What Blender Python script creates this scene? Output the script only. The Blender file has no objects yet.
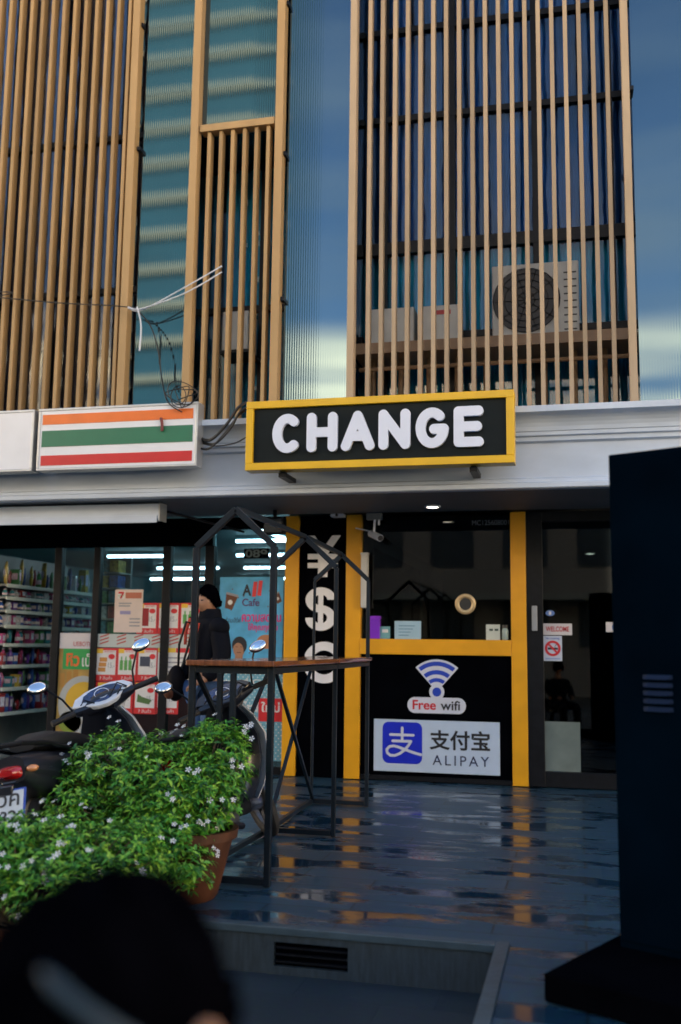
import bpy, bmesh, math, random
import numpy as np
from mathutils import Vector, Matrix, Euler
random.seed(7)
R = math.radians
scene = bpy.context.scene
COL = scene.collection

# ------------------------------------------------------------------ camera
CAM = Vector((0, 0, 1.25))
YAW, PITCH, ROLL, FPX = R(13.625), R(7.7586), R(0.7382), 988.36
PW, PH = 681, 1024
_f = Vector((-math.sin(YAW)*math.cos(PITCH), math.cos(YAW)*math.cos(PITCH), math.sin(PITCH)))
_r0 = Vector((math.cos(YAW), math.sin(YAW), 0)); _u0 = _r0.cross(_f)
_r = _r0*math.cos(ROLL) + _u0*math.sin(ROLL)
_u = -_r0*math.sin(ROLL) + _u0*math.cos(ROLL)
cam = bpy.data.cameras.new('camera'); cam_o = bpy.data.objects.new('camera', cam); COL.objects.link(cam_o)
cam_o.matrix_world = Matrix(((_r.x, _u.x, -_f.x, 0), (_r.y, _u.y, -_f.y, 0), (_r.z, _u.z, -_f.z, CAM.z), (0, 0, 0, 1)))
cam.sensor_fit = 'VERTICAL'; cam.sensor_height = 36; cam.lens = 36*FPX/PH
cam.clip_start = 0.05; cam.clip_end = 2000
cam.dof.use_dof = True; cam.dof.focus_distance = 6.6; cam.dof.aperture_fstop = 1.35
scene.camera = cam_o

# ------------------------------------------------------------------ light
SUN_EL, SUN_AZ = R(24), R(14)          # the sun stands behind the building: the whole street front is in open shade
world = bpy.data.worlds.new('World'); scene.world = world; world.use_nodes = True
wn = world.node_tree.nodes; bg = wn['Background']
sky = wn.new('ShaderNodeTexSky'); sky.sky_type = 'NISHITA'; sky.sun_disc = False
sky.sun_elevation = SUN_EL; sky.sun_rotation = SUN_AZ
sky.ozone_density = 2.0; sky.dust_density = 0.8; sky.air_density = 1.0
wl = world.node_tree.links
wtc = wn.new('ShaderNodeTexCoord'); wmp = wn.new('ShaderNodeMapping'); wmp.inputs['Scale'].default_value = (1.2, 1.2, 7.0); wl.new(wtc.outputs['Generated'], wmp.inputs[0])
wnz = wn.new('ShaderNodeTexNoise'); wnz.inputs['Scale'].default_value = 1.6; wnz.inputs['Detail'].default_value = 5; wl.new(wmp.outputs[0], wnz.inputs['Vector'])
wsp = wn.new('ShaderNodeSeparateXYZ'); wl.new(wtc.outputs['Generated'], wsp.inputs[0])
wel = wn.new('ShaderNodeMapRange'); wel.inputs['From Min'].default_value = .12; wel.inputs['From Max'].default_value = .62; wel.inputs['To Min'].default_value = .30; wel.inputs['To Max'].default_value = -.12; wl.new(wsp.outputs['Z'], wel.inputs[0])
wad = wn.new('ShaderNodeMath'); wad.operation = 'ADD'; wl.new(wnz.outputs[0], wad.inputs[0]); wl.new(wel.outputs[0], wad.inputs[1])
wcr = wn.new('ShaderNodeMapRange'); wcr.inputs['From Min'].default_value = .46; wcr.inputs['From Max'].default_value = .80; wcr.clamp = True; wl.new(wad.outputs[0], wcr.inputs[0])
wmx = wn.new('ShaderNodeMix'); wmx.data_type = 'RGBA'; wl.new(wcr.outputs[0], wmx.inputs[0]); wl.new(sky.outputs[0], wmx.inputs[6]); wmx.inputs[7].default_value = (3.4, 3.7, 4.1, 1)
wbk = wn.new('ShaderNodeMapRange'); wbk.inputs['From Min'].default_value = .325; wbk.inputs['From Max'].default_value = .275; wbk.interpolation_type = 'SMOOTHSTEP'; wl.new(wsp.outputs['Z'], wbk.inputs[0])
wn2 = wn.new('ShaderNodeTexNoise'); wn2.inputs['Scale'].default_value = 4.0; wn2.inputs['Detail'].default_value = 4; wl.new(wmp.outputs[0], wn2.inputs['Vector'])
wc2 = wn.new('ShaderNodeMapRange'); wc2.inputs['From Min'].default_value = .30; wc2.inputs['From Max'].default_value = .66; wl.new(wn2.outputs[0], wc2.inputs[0])
wml = wn.new('ShaderNodeMath'); wml.operation = 'MULTIPLY'; wl.new(wbk.outputs[0], wml.inputs[0]); wl.new(wc2.outputs[0], wml.inputs[1])
wm2 = wn.new('ShaderNodeMix'); wm2.data_type = 'RGBA'; wl.new(wml.outputs[0], wm2.inputs[0]); wl.new(wmx.outputs[2], wm2.inputs[6]); wm2.inputs[7].default_value = (29, 21.5, 13, 1)   # cloud bank added low in the sky, bright enough to glare in the panels
wl.new(wm2.outputs[2], bg.inputs[0]); bg.inputs[1].default_value = 0.15
sun = bpy.data.lights.new('sun', 'SUN'); sun.energy = 5.0; sun.angle = R(0.5); sun.color = (1, .86, .66)
sun_o = bpy.data.objects.new('sun', sun); COL.objects.link(sun_o)
sdir = Vector((math.sin(SUN_AZ)*math.cos(SUN_EL), math.cos(SUN_AZ)*math.cos(SUN_EL), math.sin(SUN_EL)))
sun_o.rotation_euler = sdir.to_track_quat('Z', 'Y').to_euler(); sun_o.location = (0, 30, 40)
vs = scene.view_settings
scene.display_settings.display_device = 'sRGB'
vs.view_transform = 'Standard'; vs.look = 'None'; vs.gamma = 1; vs.use_curve_mapping = False
vs.exposure = 1.42
scene.render.engine = 'CYCLES'
cy = scene.cycles; cy.use_denoising = True; cy.max_bounces = 6; cy.transparent_max_bounces = 12
cy.diffuse_bounces = 3; cy.glossy_bounces = 4; cy.caustics_reflective = False; cy.caustics_refractive = False
cy.sample_clamp_indirect = 6

# ------------------------------------------------------------------ pixel rays onto real planes
def ray(px, py): return _r*((px-PW/2)/FPX) - _u*((py-PH/2)/FPX) + _f
def onY(px, py, Y): d = ray(px, py); return CAM + d*(Y/d.y)
def onZ(px, py, Z): d = ray(px, py); return CAM + d*((Z-CAM.z)/d.z)
def onX(px, py, X): d = ray(px, py); return CAM + d*(X/d.x)
def rect(Y, x0, y0, x1, y1):
    """photo box -> upright rectangle X0,X1,Z0,Z1 on the plane at depth Y"""
    a, b, c, d = onY(x0, y0, Y), onY(x1, y0, Y), onY(x0, y1, Y), onY(x1, y1, Y)
    return ((a.x+c.x)/2, (b.x+d.x)/2, (c.z+d.z)/2, (a.z+b.z)/2)

# ------------------------------------------------------------------ materials
_mats = {}
def mat(name, col, rough=.5, metal=0., var=.12, vscale=6., bump=0., bscale=40., rvar=.0, coat=0., stretch=(1, 1, 1), emit=None, estr=1., spec=.5):
    if name in _mats: return _mats[name]
    m = bpy.data.materials.new(name); m.use_nodes = True; nt = m.node_tree; n = nt.nodes; l = nt.links
    p = n['Principled BSDF']; p.inputs['Roughness'].default_value = rough; p.inputs['Metallic'].default_value = metal
    p.inputs['Coat Weight'].default_value = coat; p.inputs['Coat Roughness'].default_value = .05
    p.inputs['Specular IOR Level'].default_value = spec
    tc = n.new('ShaderNodeTexCoord'); mp = n.new('ShaderNodeMapping'); mp.inputs['Scale'].default_value = stretch
    l.new(tc.outputs['Object'], mp.inputs[0])
    nz = n.new('ShaderNodeTexNoise'); nz.inputs['Scale'].default_value = vscale; nz.inputs['Detail'].default_value = 5
    l.new(mp.outputs[0], nz.inputs['Vector'])
    rp = n.new('ShaderNodeValToRGB'); rp.color_ramp.elements[0].position = .3; rp.color_ramp.elements[1].position = .7
    rp.color_ramp.elements[0].color = (*[c*(1-var) for c in col], 1); rp.color_ramp.elements[1].color = (*[min(1, c*(1+var)) for c in col], 1)
    l.new(nz.outputs[0], rp.inputs[0]); l.new(rp.outputs[0], p.inputs['Base Color'])
    if rvar:
        mr = n.new('ShaderNodeMapRange'); mr.inputs['To Min'].default_value = max(0, rough-rvar); mr.inputs['To Max'].default_value = min(1, rough+rvar)
        l.new(nz.outputs[0], mr.inputs[0]); l.new(mr.outputs[0], p.inputs['Roughness'])
    if bump:
        nb = n.new('ShaderNodeTexNoise'); nb.inputs['Scale'].default_value = bscale; nb.inputs['Detail'].default_value = 3
        l.new(mp.outputs[0], nb.inputs['Vector'])
        b = n.new('ShaderNodeBump'); b.inputs['Strength'].default_value = bump; b.inputs['Distance'].default_value = .01
        l.new(nb.outputs[0], b.inputs['Height']); l.new(b.outputs[0], p.inputs['Normal'])
    if emit:
        p.inputs['Emission Color'].default_value = (*emit, 1); p.inputs['Emission Strength'].default_value = estr
    _mats[name] = m; return m

def glass(name, tint, refl=(1, 1, 1), ior=1.5, rough=.01, bump=0.):
    m = bpy.data.materials.new(name); m.use_nodes = True; nt = m.node_tree; n = nt.nodes; l = nt.links
    n.remove(n['Principled BSDF']); out = n['Material Output']
    tr = n.new('ShaderNodeBsdfTransparent'); tr.inputs[0].default_value = (*tint, 1)
    gl = n.new('ShaderNodeBsdfGlossy'); gl.inputs['Roughness'].default_value = rough; gl.inputs[0].default_value = (*refl, 1)
    fr = n.new('ShaderNodeFresnel'); fr.inputs[0].default_value = ior
    if bump:
        tc = n.new('ShaderNodeTexCoord'); nb = n.new('ShaderNodeTexNoise'); nb.inputs['Scale'].default_value = 1.5
        l.new(tc.outputs['Object'], nb.inputs['Vector']); b = n.new('ShaderNodeBump'); b.inputs['Strength'].default_value = bump; b.inputs['Distance'].default_value = .02
        l.new(nb.outputs[0], b.inputs['Height']); l.new(b.outputs[0], gl.inputs['Normal'])
    mx = n.new('ShaderNodeMixShader'); l.new(fr.outputs[0], mx.inputs[0]); l.new(tr.outputs[0], mx.inputs[1]); l.new(gl.outputs[0], mx.inputs[2])
    l.new(mx.outputs[0], out.inputs['Surface']); _mats[name] = m; return m

def glow(name, col, s):
    m = bpy.data.materials.new(name); m.use_nodes = True; p = m.node_tree.nodes['Principled BSDF']
    p.inputs['Base Color'].default_value = (.8, .8, .8, 1); p.inputs['Emission Color'].default_value = (*col, 1); p.inputs['Emission Strength'].default_value = s
    _mats[name] = m; return m

def wet_paving(name, c0, c1, bw, bh, wet):
    m = bpy.data.materials.new(name); m.use_nodes = True; nt = m.node_tree; n = nt.nodes; l = nt.links; p = n['Principled BSDF']
    tc = n.new('ShaderNodeTexCoord')
    br = n.new('ShaderNodeTexBrick'); br.inputs['Scale'].default_value = 1; br.inputs['Brick Width'].default_value = bw; br.inputs['Row Height'].default_value = bh
    br.inputs['Mortar Size'].default_value = .006; br.inputs['Mortar Smooth'].default_value = .2; br.offset = .37
    br.inputs['Color1'].default_value = (*c0, 1); br.inputs['Color2'].default_value = (*c1, 1); br.inputs['Mortar'].default_value = (.020, .040, .055, 1)
    l.new(tc.outputs['Object'], br.inputs['Vector'])
    mp = n.new('ShaderNodeMapping'); mp.inputs['Scale'].default_value = (.8, 2.5, 1); l.new(tc.outputs['Object'], mp.inputs[0])
    n1 = n.new('ShaderNodeTexNoise'); n1.inputs['Scale'].default_value = 1.7; n1.inputs['Detail'].default_value = 6; n1.inputs['Roughness'].default_value = .6
    l.new(mp.outputs[0], n1.inputs['Vector'])
    n2 = n.new('ShaderNodeTexNoise'); n2.inputs['Scale'].default_value = 30; n2.inputs['Detail'].default_value = 6; l.new(tc.outputs['Object'], n2.inputs['Vector'])
    # water film: 0 dry .. 1 wet
    wr = n.new('ShaderNodeValToRGB'); wr.color_ramp.elements[0].position = wet; wr.color_ramp.elements[1].position = wet+.11
    l.new(n1.outputs[0], wr.inputs[0])
    mxc = n.new('ShaderNodeMix'); mxc.data_type = 'RGBA'; mxc.blend_type = 'MULTIPLY'; mxc.inputs[0].default_value = .55
    l.new(br.outputs[0], mxc.inputs[6]); l.new(n2.outputs['Color'], mxc.inputs[7])
    dk = n.new('ShaderNodeMix'); dk.data_type = 'RGBA'; dk.blend_type = 'MULTIPLY'; l.new(wr.outputs[0], dk.inputs[0]); l.new(mxc.outputs[2], dk.inputs[6]); dk.inputs[7].default_value = (.45, .5, .55, 1)
    l.new(dk.outputs[2], p.inputs['Base Color'])
    mr = n.new('ShaderNodeMapRange'); mr.inputs['To Min'].default_value = .42; mr.inputs['To Max'].default_value = .07
    l.new(wr.outputs[0], mr.inputs[0]); l.new(mr.outputs[0], p.inputs['Roughness'])
    # relief: joints and a slight cup, flattened under the water
    ad = n.new('ShaderNodeMath'); ad.operation = 'MULTIPLY_ADD'; ad.inputs[1].default_value = .25; l.new(n2.outputs[0], ad.inputs[0])
    inv = n.new('ShaderNodeMath'); inv.operation = 'SUBTRACT'; inv.inputs[0].default_value = 1; l.new(br.outputs['Fac'], inv.inputs[1]); l.new(inv.outputs[0], ad.inputs[2])
    dry = n.new('ShaderNodeMapRange'); dry.inputs['To Min'].default_value = .35; dry.inputs['To Max'].default_value = .03; l.new(wr.outputs[0], dry.inputs[0])
    b = n.new('ShaderNodeBump'); b.inputs['Distance'].default_value = .006; l.new(dry.outputs[0], b.inputs['Strength']); l.new(ad.outputs[0], b.inputs['Height'])
    # each plank lies at a very slightly different tilt
    l.new(b.outputs[0], p.inputs['Normal'])
    _mats[name] = m; return m

M_wetpave = wet_paving('wet_slate_paving', (.024, .085, .140), (.036, .110, .172), 1.1, .21, .485)
M_lowpave = wet_paving('lower_slate_paving', (.024, .042, .058), (.036, .056, .074), .6, .6, .60)
M_riser = mat('slate_riser', (.035, .052, .066), .45, var=.3, vscale=9, bump=.3, stretch=(6, 1, 1))
M_trim = mat('pale_stone_edge', (.055, .085, .105), .35, var=.2, vscale=12, bump=.2)
M_slat = mat('bronze_tan_metal', (.36, .238, .112), .45, var=.10, spec=.25, vscale=5, stretch=(1, 1, .3), bump=.05)
nt_ = M_slat.node_tree; p_ = nt_.nodes['Principled BSDF']; old = p_.inputs['Base Color'].links[0].from_socket
ge_ = nt_.nodes.new('ShaderNodeNewGeometry'); mr_ = nt_.nodes.new('ShaderNodeMapRange'); mr_.inputs['To Min'].default_value = .80; mr_.inputs['To Max'].default_value = 1.15
hs_ = nt_.nodes.new('ShaderNodeHueSaturation'); nt_.links.new(ge_.outputs['Random Per Island'], mr_.inputs[0]); nt_.links.new(mr_.outputs[0], hs_.inputs['Value']); nt_.links.new(old, hs_.inputs['Color']); nt_.links.new(hs_.outputs[0], p_.inputs['Base Color'])
M_slatdk = mat('slat_rail_metal', (.30, .17, .08), .4)
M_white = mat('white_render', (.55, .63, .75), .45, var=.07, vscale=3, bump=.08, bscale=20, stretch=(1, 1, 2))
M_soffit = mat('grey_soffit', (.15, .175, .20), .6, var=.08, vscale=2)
M_black = mat('black_board', (.0015, .0018, .003), .6, var=.3, vscale=4, spec=0)
M_blackm = mat('black_metal', (.006, .007, .010), .4, var=.3, vscale=14, bump=.05, spec=.22)
M_yellow = mat('amber_painted_metal', (.78, .37, .010), .36, var=.08, vscale=4, bump=.03)
M_signyel = mat('yellow_sign_frame', (.74, .44, .006), .35, var=.06)
M_charcoal = mat('charcoal_sign_face', (.007, .011, .012), .5, var=.15, spec=.15)
M_lett = mat('white_letter', (.70, .76, .90), .3, var=.03)
M_steel = mat('dark_blue_steel_tube', (.006, .012, .020), .42, var=.3, vscale=12, spec=.3)
M_wood = mat('varnished_red_wood', (.20, .060, .022), .22, var=.3, vscale=5, stretch=(14, 1, 1), coat=.5)
M_cab = mat('navy_cabinet_paint', (.0008, .0040, .009), .6, var=.25, vscale=3, spec=.0)
M_terra = mat('terracotta', (.085, .026, .007), .6, var=.45, vscale=9, bump=.2)
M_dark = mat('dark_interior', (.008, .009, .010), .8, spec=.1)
M_void = mat('dark_recess_wall', (.03, .032, .036), .7, var=.3)
M_conc = mat('opposite_dark_blue', (.03, .12, .18), .8, var=.15, vscale=.6)

# perforated, finely ribbed blue-grey screen panels
def panel_mat():
    m = bpy.data.materials.new('ribbed_metal_screen'); m.use_nodes = True; nt = m.node_tree; n = nt.nodes; l = nt.links; p = n['Principled BSDF']
    p.inputs['Metallic'].default_value = .9; p.inputs['Roughness'].default_value = .03
    tc = n.new('ShaderNodeTexCoord')
    nz = n.new('ShaderNodeTexNoise'); nz.inputs['Scale'].default_value = 1.2; l.new(tc.outputs['Object'], nz.inputs['Vector'])
    rp = n.new('ShaderNodeValToRGB'); rp.color_ramp.elements[0].color = (.088, .138, .166, 1); rp.color_ramp.elements[1].color = (.108, .158, .188, 1)
    l.new(nz.outputs[0], rp.inputs[0]); l.new(rp.outputs[0], p.inputs['Base Color'])
    wv = n.new('ShaderNodeTexWave'); wv.inputs['Scale'].default_value = 14; wv.bands_direction = 'X'; l.new(tc.outputs['Object'], wv.inputs['Vector'])
    b2 = n.new('ShaderNodeBump'); b2.inputs['Strength'].default_value = .03; b2.inputs['Distance'].default_value = .004; l.new(wv.outputs[0], b2.inputs['Height'])
    l.new(b2.outputs[0], p.inputs['Normal']); return m
M_panel = panel_mat()
G_shop = glass('shop_glass', (.74, .88, .92), ior=1.3)
G_dark = glass('smoked_glass', (.30, .36, .36), ior=1.45)
G_up = glass('upper_window_glass', (.80, .88, .95), ior=1.35, bump=.3)

def solid(name, col, rough=.5, **k): return mat(name, col, rough, var=k.pop('var', .06), **k)

# ------------------------------------------------------------------ mesh building
class MB:
    def __init__(s, xf=None): s.bm = bmesh.new(); s.xf = xf or Matrix.Identity(4); s.mi = 0
    def _v(s, co): return s.bm.verts.new(s.xf @ Vector(co))
    def _f(s, vs):
        try: f = s.bm.faces.new(vs); f.material_index = s.mi; return f
        except ValueError: return None
    def box(s, x0, x1, y0, y1, z0, z1):
        v = [s._v((x, y, z)) for z in (z0, z1) for y in (y0, y1) for x in (x0, x1)]
        for q in ((0, 2, 3, 1), (4, 5, 7, 6), (0, 1, 5, 4), (2, 6, 7, 3), (0, 4, 6, 2), (1, 3, 7, 5)): s._f([v[i] for i in q])
        return s
    def beam(s, p, q, w, h=None, up=(0, 0, 1)):
        p, q = Vector(p), Vector(q); d = (q-p).normalized(); upv = Vector(up)
        if abs(d.dot(upv)) > .98: upv = Vector((0, 1, 0))
        sx = d.cross(upv).normalized(); sz = sx.cross(d); h = h or w
        v = [s._v(c + sx*(a*w/2) + sz*(b*h/2)) for c in (p, q) for a, b in ((-1, -1), (1, -1), (1, 1), (-1, 1))]
        for f in ((3, 2, 1, 0), (4, 5, 6, 7), (0, 1, 5, 4), (1, 2, 6, 5), (2, 3, 7, 6), (3, 0, 4, 7)): s._f([v[i] for i in f])
        return s
    def tube(s, pts, r, n=8, cap=True):
        pts = [Vector(p) for p in pts]; rs = r if isinstance(r, (list, tuple)) else [r]*len(pts)
        prev = None; rings = []
        for i, p in enumerate(pts):
            d = (pts[min(i+1, len(pts)-1)] - pts[max(i-1, 0)]).normalized()
            a = prev if prev else (Vector((0, 0, 1)) if abs(d.z) < .9 else Vector((1, 0, 0)))
            a = (a - d*a.dot(d)).normalized(); prev = a; b = d.cross(a)
            rings.append([s._v(p + (a*math.cos(t)+b*math.sin(t))*rs[i]) for t in [k*2*math.pi/n for k in range(n)]])
        for A, B in zip(rings, rings[1:]):
            for k in range(n): s._f([A[k], A[(k+1) % n], B[(k+1) % n], B[k]])
        if cap: s._f(rings[0][::-1]); s._f(rings[-1])
        return s
    def lathe(s, prof, c=(0, 0, 0), n=28, axis='z', caps=True):
        c = Vector(c); rings = []
        for r_, h in prof:
            ring = []
            for k in range(n):
                t = k*2*math.pi/n; a, b = r_*math.cos(t), r_*math.sin(t)
                ring.append(s._v(c + Vector({'z': (a, b, h), 'y': (a, h, -b), 'x': (h, a, b)}[axis])))
            rings.append(ring)
        for A, B in zip(rings, rings[1:]):
            for k in range(n): s._f([A[k], A[(k+1) % n], B[(k+1) % n], B[k]])
        if caps: s._f(rings[0][::-1]); s._f(rings[-1])
        return s
    def prism(s, poly, y0, y1):       # poly of (x,z), extruded along y
        a = [s._v((x, y0, z)) for x, z in poly]; b = [s._v((x, y1, z)) for x, z in poly]
        s._f(a[::-1]); s._f(b); n = len(poly)
        for k in range(n): s._f([a[k], a[(k+1) % n], b[(k+1) % n], b[k]])
        return s
    def loft(s, rings, cap=True, closed=True):
        R_ = [[s._v(p) for p in r_] for r_ in rings]; n = len(R_[0])
        for A, B in zip(R_, R_[1:]):
            for k in range(n if closed else n-1): s._f([A[k], A[(k+1) % n], B[(k+1) % n], B[k]])
        if cap and closed: s._f(R_[0][::-1]); s._f(R_[-1])
        return s
    def ell(s, c, r, n=16, m=10, rot=None):
        c = Vector(c); rot = rot or Matrix.Identity(3); rings = []
        top = s._v(c + rot @ Vector((0, 0, r[2]))); bot = s._v(c + rot @ Vector((0, 0, -r[2])))
        for j in range(1, m):
            ph = math.pi*j/m
            rings.append([s._v(c + rot @ Vector((r[0]*math.sin(ph)*math.cos(2*math.pi*k/n), r[1]*math.sin(ph)*math.sin(2*math.pi*k/n), r[2]*math.cos(ph)))) for k in range(n)])
        for k in range(n):
            s._f([top, rings[0][k], rings[0][(k+1) % n]]); s._f([bot, rings[-1][(k+1) % n], rings[-1][k]])
        for A, B in zip(rings, rings[1:]):
            for k in range(n): s._f([A[k], B[k], B[(k+1) % n], A[(k+1) % n]])
        return s
    def torus(s, c, R_, r_, n=32, m=10, axis='x', sx=1.):
        c = Vector(c); rings = []
        for k in range(n):
            t = 2*math.pi*k/n; ring = []
            for j in range(m):
                u = 2*math.pi*j/m; rr = R_ + r_*math.cos(u); h = r_*sx*math.sin(u)
                ring.append(s._v(c + Vector({'x': (h, rr*math.cos(t), rr*math.sin(t)), 'y': (rr*math.cos(t), h, rr*math.sin(t)), 'z': (rr*math.cos(t), rr*math.sin(t), h)}[axis])))
            rings.append(ring)
        for k in range(n):
            A, B = rings[k], rings[(k+1) % n]
            for j in range(m): s._f([A[j], A[(j+1) % m], B[(j+1) % m], B[j]])
        return s
    def build(s, name, m, parent=None, bevel=0, smooth=False, sub=0, recalc=True):
        if recalc: bmesh.ops.recalc_face_normals(s.bm, faces=s.bm.faces)
        me = bpy.data.meshes.new(name); s.bm.to_mesh(me); s.bm.free()
        return link(name, me, m, parent, bevel, smooth, sub)

def link(name, me, m, parent=None, bevel=0, smooth=False, sub=0):
    for x in (m if isinstance(m, (list, tuple)) else [m]): me.materials.append(x)
    o = bpy.data.objects.new(name, me); COL.objects.link(o)
    if parent is not None:
        o.parent = parent
        if parent.type == 'EMPTY': o.matrix_parent_inverse = Matrix.Translation(-parent.location)
    if smooth:
        me.shade_smooth()
        me.set_sharp_from_angle(angle=R(38))
    if bevel:
        b = o.modifiers.new('bevel', 'BEVEL'); b.width = bevel; b.segments = 2; b.limit_method = 'ANGLE'; b.angle_limit = R(40)
    if sub:
        q = o.modifiers.new('sub', 'SUBSURF'); q.levels = sub; q.render_levels = sub
    return o

def tag(o, label, cat, group=None):
    o['label'] = label; o['category'] = cat
    if group: o['group'] = group
    return o
def structure(o): o['kind'] = 'structure'; return o
def thing(name, label, cat, loc=(0, 0, 0), group=None):
    o = bpy.data.objects.new(name, None); COL.objects.link(o); o.location = loc; o.empty_display_size = .1
    return tag(o, label, cat, group)
def dup(root, label=None, group=None):
    r = root.copy(); COL.objects.link(r)
    if label: r['label'] = label
    if group: r['group'] = group
    for ch in list(root.children):
        c = ch.copy(); COL.objects.link(c); c.parent = r; c.matrix_parent_inverse = ch.matrix_parent_inverse.copy()
        for g in list(ch.children):
            d = g.copy(); COL.objects.link(d); d.parent = c
    return r
def box(name, m, parent, x0, x1, y0, y1, z0, z1, bevel=0):
    return MB().box(x0, x1, y0, y1, z0, z1).build(name, m, parent, bevel)

# ------------------------------------------------------------------ lettering
def text_bm(body, extrude=.002, bold=0., shear=0., spacing=1.):
    cu = bpy.data.curves.new('lettering', 'FONT'); cu.body = body; cu.size = 1; cu.extrude = extrude; cu.offset = bold; cu.shear = shear
    cu.space_character = spacing; cu.resolution_u = 6
    ob = bpy.data.objects.new('lettering', cu); COL.objects.link(ob)
    dg = bpy.context.evaluated_depsgraph_get(); me = bpy.data.meshes.new_from_object(ob.evaluated_get(dg))
    bpy.data.objects.remove(ob); bm = bmesh.new(); bm.from_mesh(me); bpy.data.meshes.remove(me); return bm
def text(name, body, r4, Y, m, parent, t=.003, bold=0., shear=0., keep=False, spacing=1., xf=None):
    """lettering fitted into X0,X1,Z0,Z1, its face at depth Y - t"""
    bm = text_bm(body, 1, bold, shear, spacing); x0, x1, z0, z1 = r4
    if not bm.verts: bm.free(); return None
    xs = [v.co.x for v in bm.verts]; ys = [v.co.y for v in bm.verts]
    ax, bx, ay, by = min(xs), max(xs), min(ys), max(ys); sx = (x1-x0)/(bx-ax); sz = (z1-z0)/(by-ay)
    if keep: sx = sz = min(sx, sz)
    for v in bm.verts:
        v.co = Vector((x0+(v.co.x-ax)*sx, Y - t/2 - v.co.z*t/2, z0+(v.co.y-ay)*sz))
        if xf: v.co = xf @ v.co
    bmesh.ops.recalc_face_normals(bm, faces=bm.faces)
    me = bpy.data.meshes.new(name); bm.to_mesh(me); bm.free()
    return link(name, me, m, parent)

def sdf_bm(fn, x0, x1, z0, z1, n, y0, t):
    """solid plate from a signed field fn(x,z) < 0 (marching squares, extruded t towards the viewer from depth y0)"""
    h = (x1-x0)/n; nz = int(math.ceil((z1-z0)/h))
    X, Z = np.meshgrid(x0+h*np.arange(n+1), z0+h*np.arange(nz+1)); F = fn(X, Z)
    bm = bmesh.new(); cache = {}
    def V(k, x, z):
        if k not in cache: cache[k] = bm.verts.new((x, y0-t, z))
        return cache[k]
    for j in range(nz):
        for i in range(n):
            c = [(i, j), (i+1, j), (i+1, j+1), (i, j+1)]; f = [F[b, a] for a, b in c]
            if min(f) >= 0: continue
            poly = []
            for k in range(4):
                a, b = c[k], c[(k+1) % 4]; fa, fb = f[k], f[(k+1) % 4]
                if fa < 0: poly.append(V(a, X[a[1], a[0]], Z[a[1], a[0]]))
                if (fa < 0) != (fb < 0):
                    s = fa/(fa-fb); xa, za, xb, zb = X[a[1], a[0]], Z[a[1], a[0]], X[b[1], b[0]], Z[b[1], b[0]]
                    poly.append(V((min(a, b), max(a, b)), xa+(xb-xa)*s, za+(zb-za)*s))
            if len(poly) > 2:
                try: bm.faces.new(poly)
                except ValueError: pass
    if t:
        g = bmesh.ops.extrude_face_region(bm, geom=list(bm.faces))
        for v in [e for e in g['geom'] if isinstance(e, bmesh.types.BMVert)]: v.co.y += t
    bmesh.ops.recalc_face_normals(bm, faces=bm.faces)
    return bm
def sdf(name, fn, b, n, y0, t, m, parent, bevel=0):
    bm = sdf_bm(fn, *b, n, y0, t)
    bmesh.ops.dissolve_limit(bm, angle_limit=R(1), verts=bm.verts, edges=bm.edges)
    me = bpy.data.meshes.new(name); bm.to_mesh(me); bm.free(); return link(name, me, m, parent, bevel)
def seg_d(X, Z, a, b):
    ax, az = a; bx, bz = b; dx, dz = bx-ax, bz-az; L = dx*dx+dz*dz+1e-12
    t = np.clip(((X-ax)*dx+(Z-az)*dz)/L, 0, 1); return np.hypot(X-ax-t*dx, Z-az-t*dz)
def strokes(lines, r):
    def fn(X, Z):
        d = np.full(X.shape, 1e9)
        for pl in lines:
            for a, b in zip(pl, pl[1:]): d = np.minimum(d, seg_d(X, Z, a, b))
        return d - r
    return fn
def rrect(x0, x1, z0, z1, r):
    cx, cz, hx, hz = (x0+x1)/2, (z0+z1)/2, (x1-x0)/2-r, (z1-z0)/2-r
    def fn(X, Z):
        qx, qz = np.abs(X-cx)-hx, np.abs(Z-cz)-hz
        return np.hypot(np.maximum(qx, 0), np.maximum(qz, 0))+np.minimum(np.maximum(qx, qz), 0)-r
    return fn
def arc(cx, cz, rx, rz, a0, a1, n=18): return [(cx+rx*math.cos(R(a0+(a1-a0)*k/n)), cz+rz*math.sin(R(a0+(a1-a0)*k/n))) for k in range(n+1)]
def place(lines, x0, z0, w, h): return [[(x0+x*w, z0+z*h) for x, z in pl] for pl in lines]

# ================================================================== GROUND
LOW = -.2
KY = 4.45
structure(MB().box(-60, 60, -80, 60, LOW-.3, LOW).build('street_ground', M_lowpave))
g = MB(); 
g.box(-60, 60, KY+.03, 60, LOW-.1, 0); g.box(-.375+.06, 60, -3, KY+.03, LOW-.1, -.0005)
structure(g.build('shop_forecourt', M_wetpave))
# riser of the step with its pale nosing
VX0, VX1 = -1.36, -1.02
MB_ = MB().box(-60, VX0, KY, KY+.028, LOW, -.03); MB_.box(VX1, -.376, KY, KY+.028, LOW, -.03); MB_.box(VX0, VX1, KY, KY+.028, LOW, -.165); MB_.box(VX0, VX1, KY, KY+.028, -.062, -.03)
structure(MB_.build('step_riser', M_riser))
g = MB().box(-60, -.376, KY-.012, KY+.05, -.03, .004); g.box(-.376, -.318, -3, KY+.05, LOW, .005)
structure(g.build('step_edge', M_trim, bevel=.004))
vent = thing('drain_vent', 'dark rectangular drain slot set into the step riser', 'vent', ((VX0+VX1)/2, KY, LOW))
box('recess', M_black, vent, VX0+.002, VX1-.002, KY+.022, KY+.026, -.164, -.063)
g = MB()
for k in range(3): g.box(VX0+.004, VX1-.004, KY+.004, KY+.018, -.15+k*.03, -.142+k*.03)
g.build('grille', M_blackm, vent)

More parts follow.
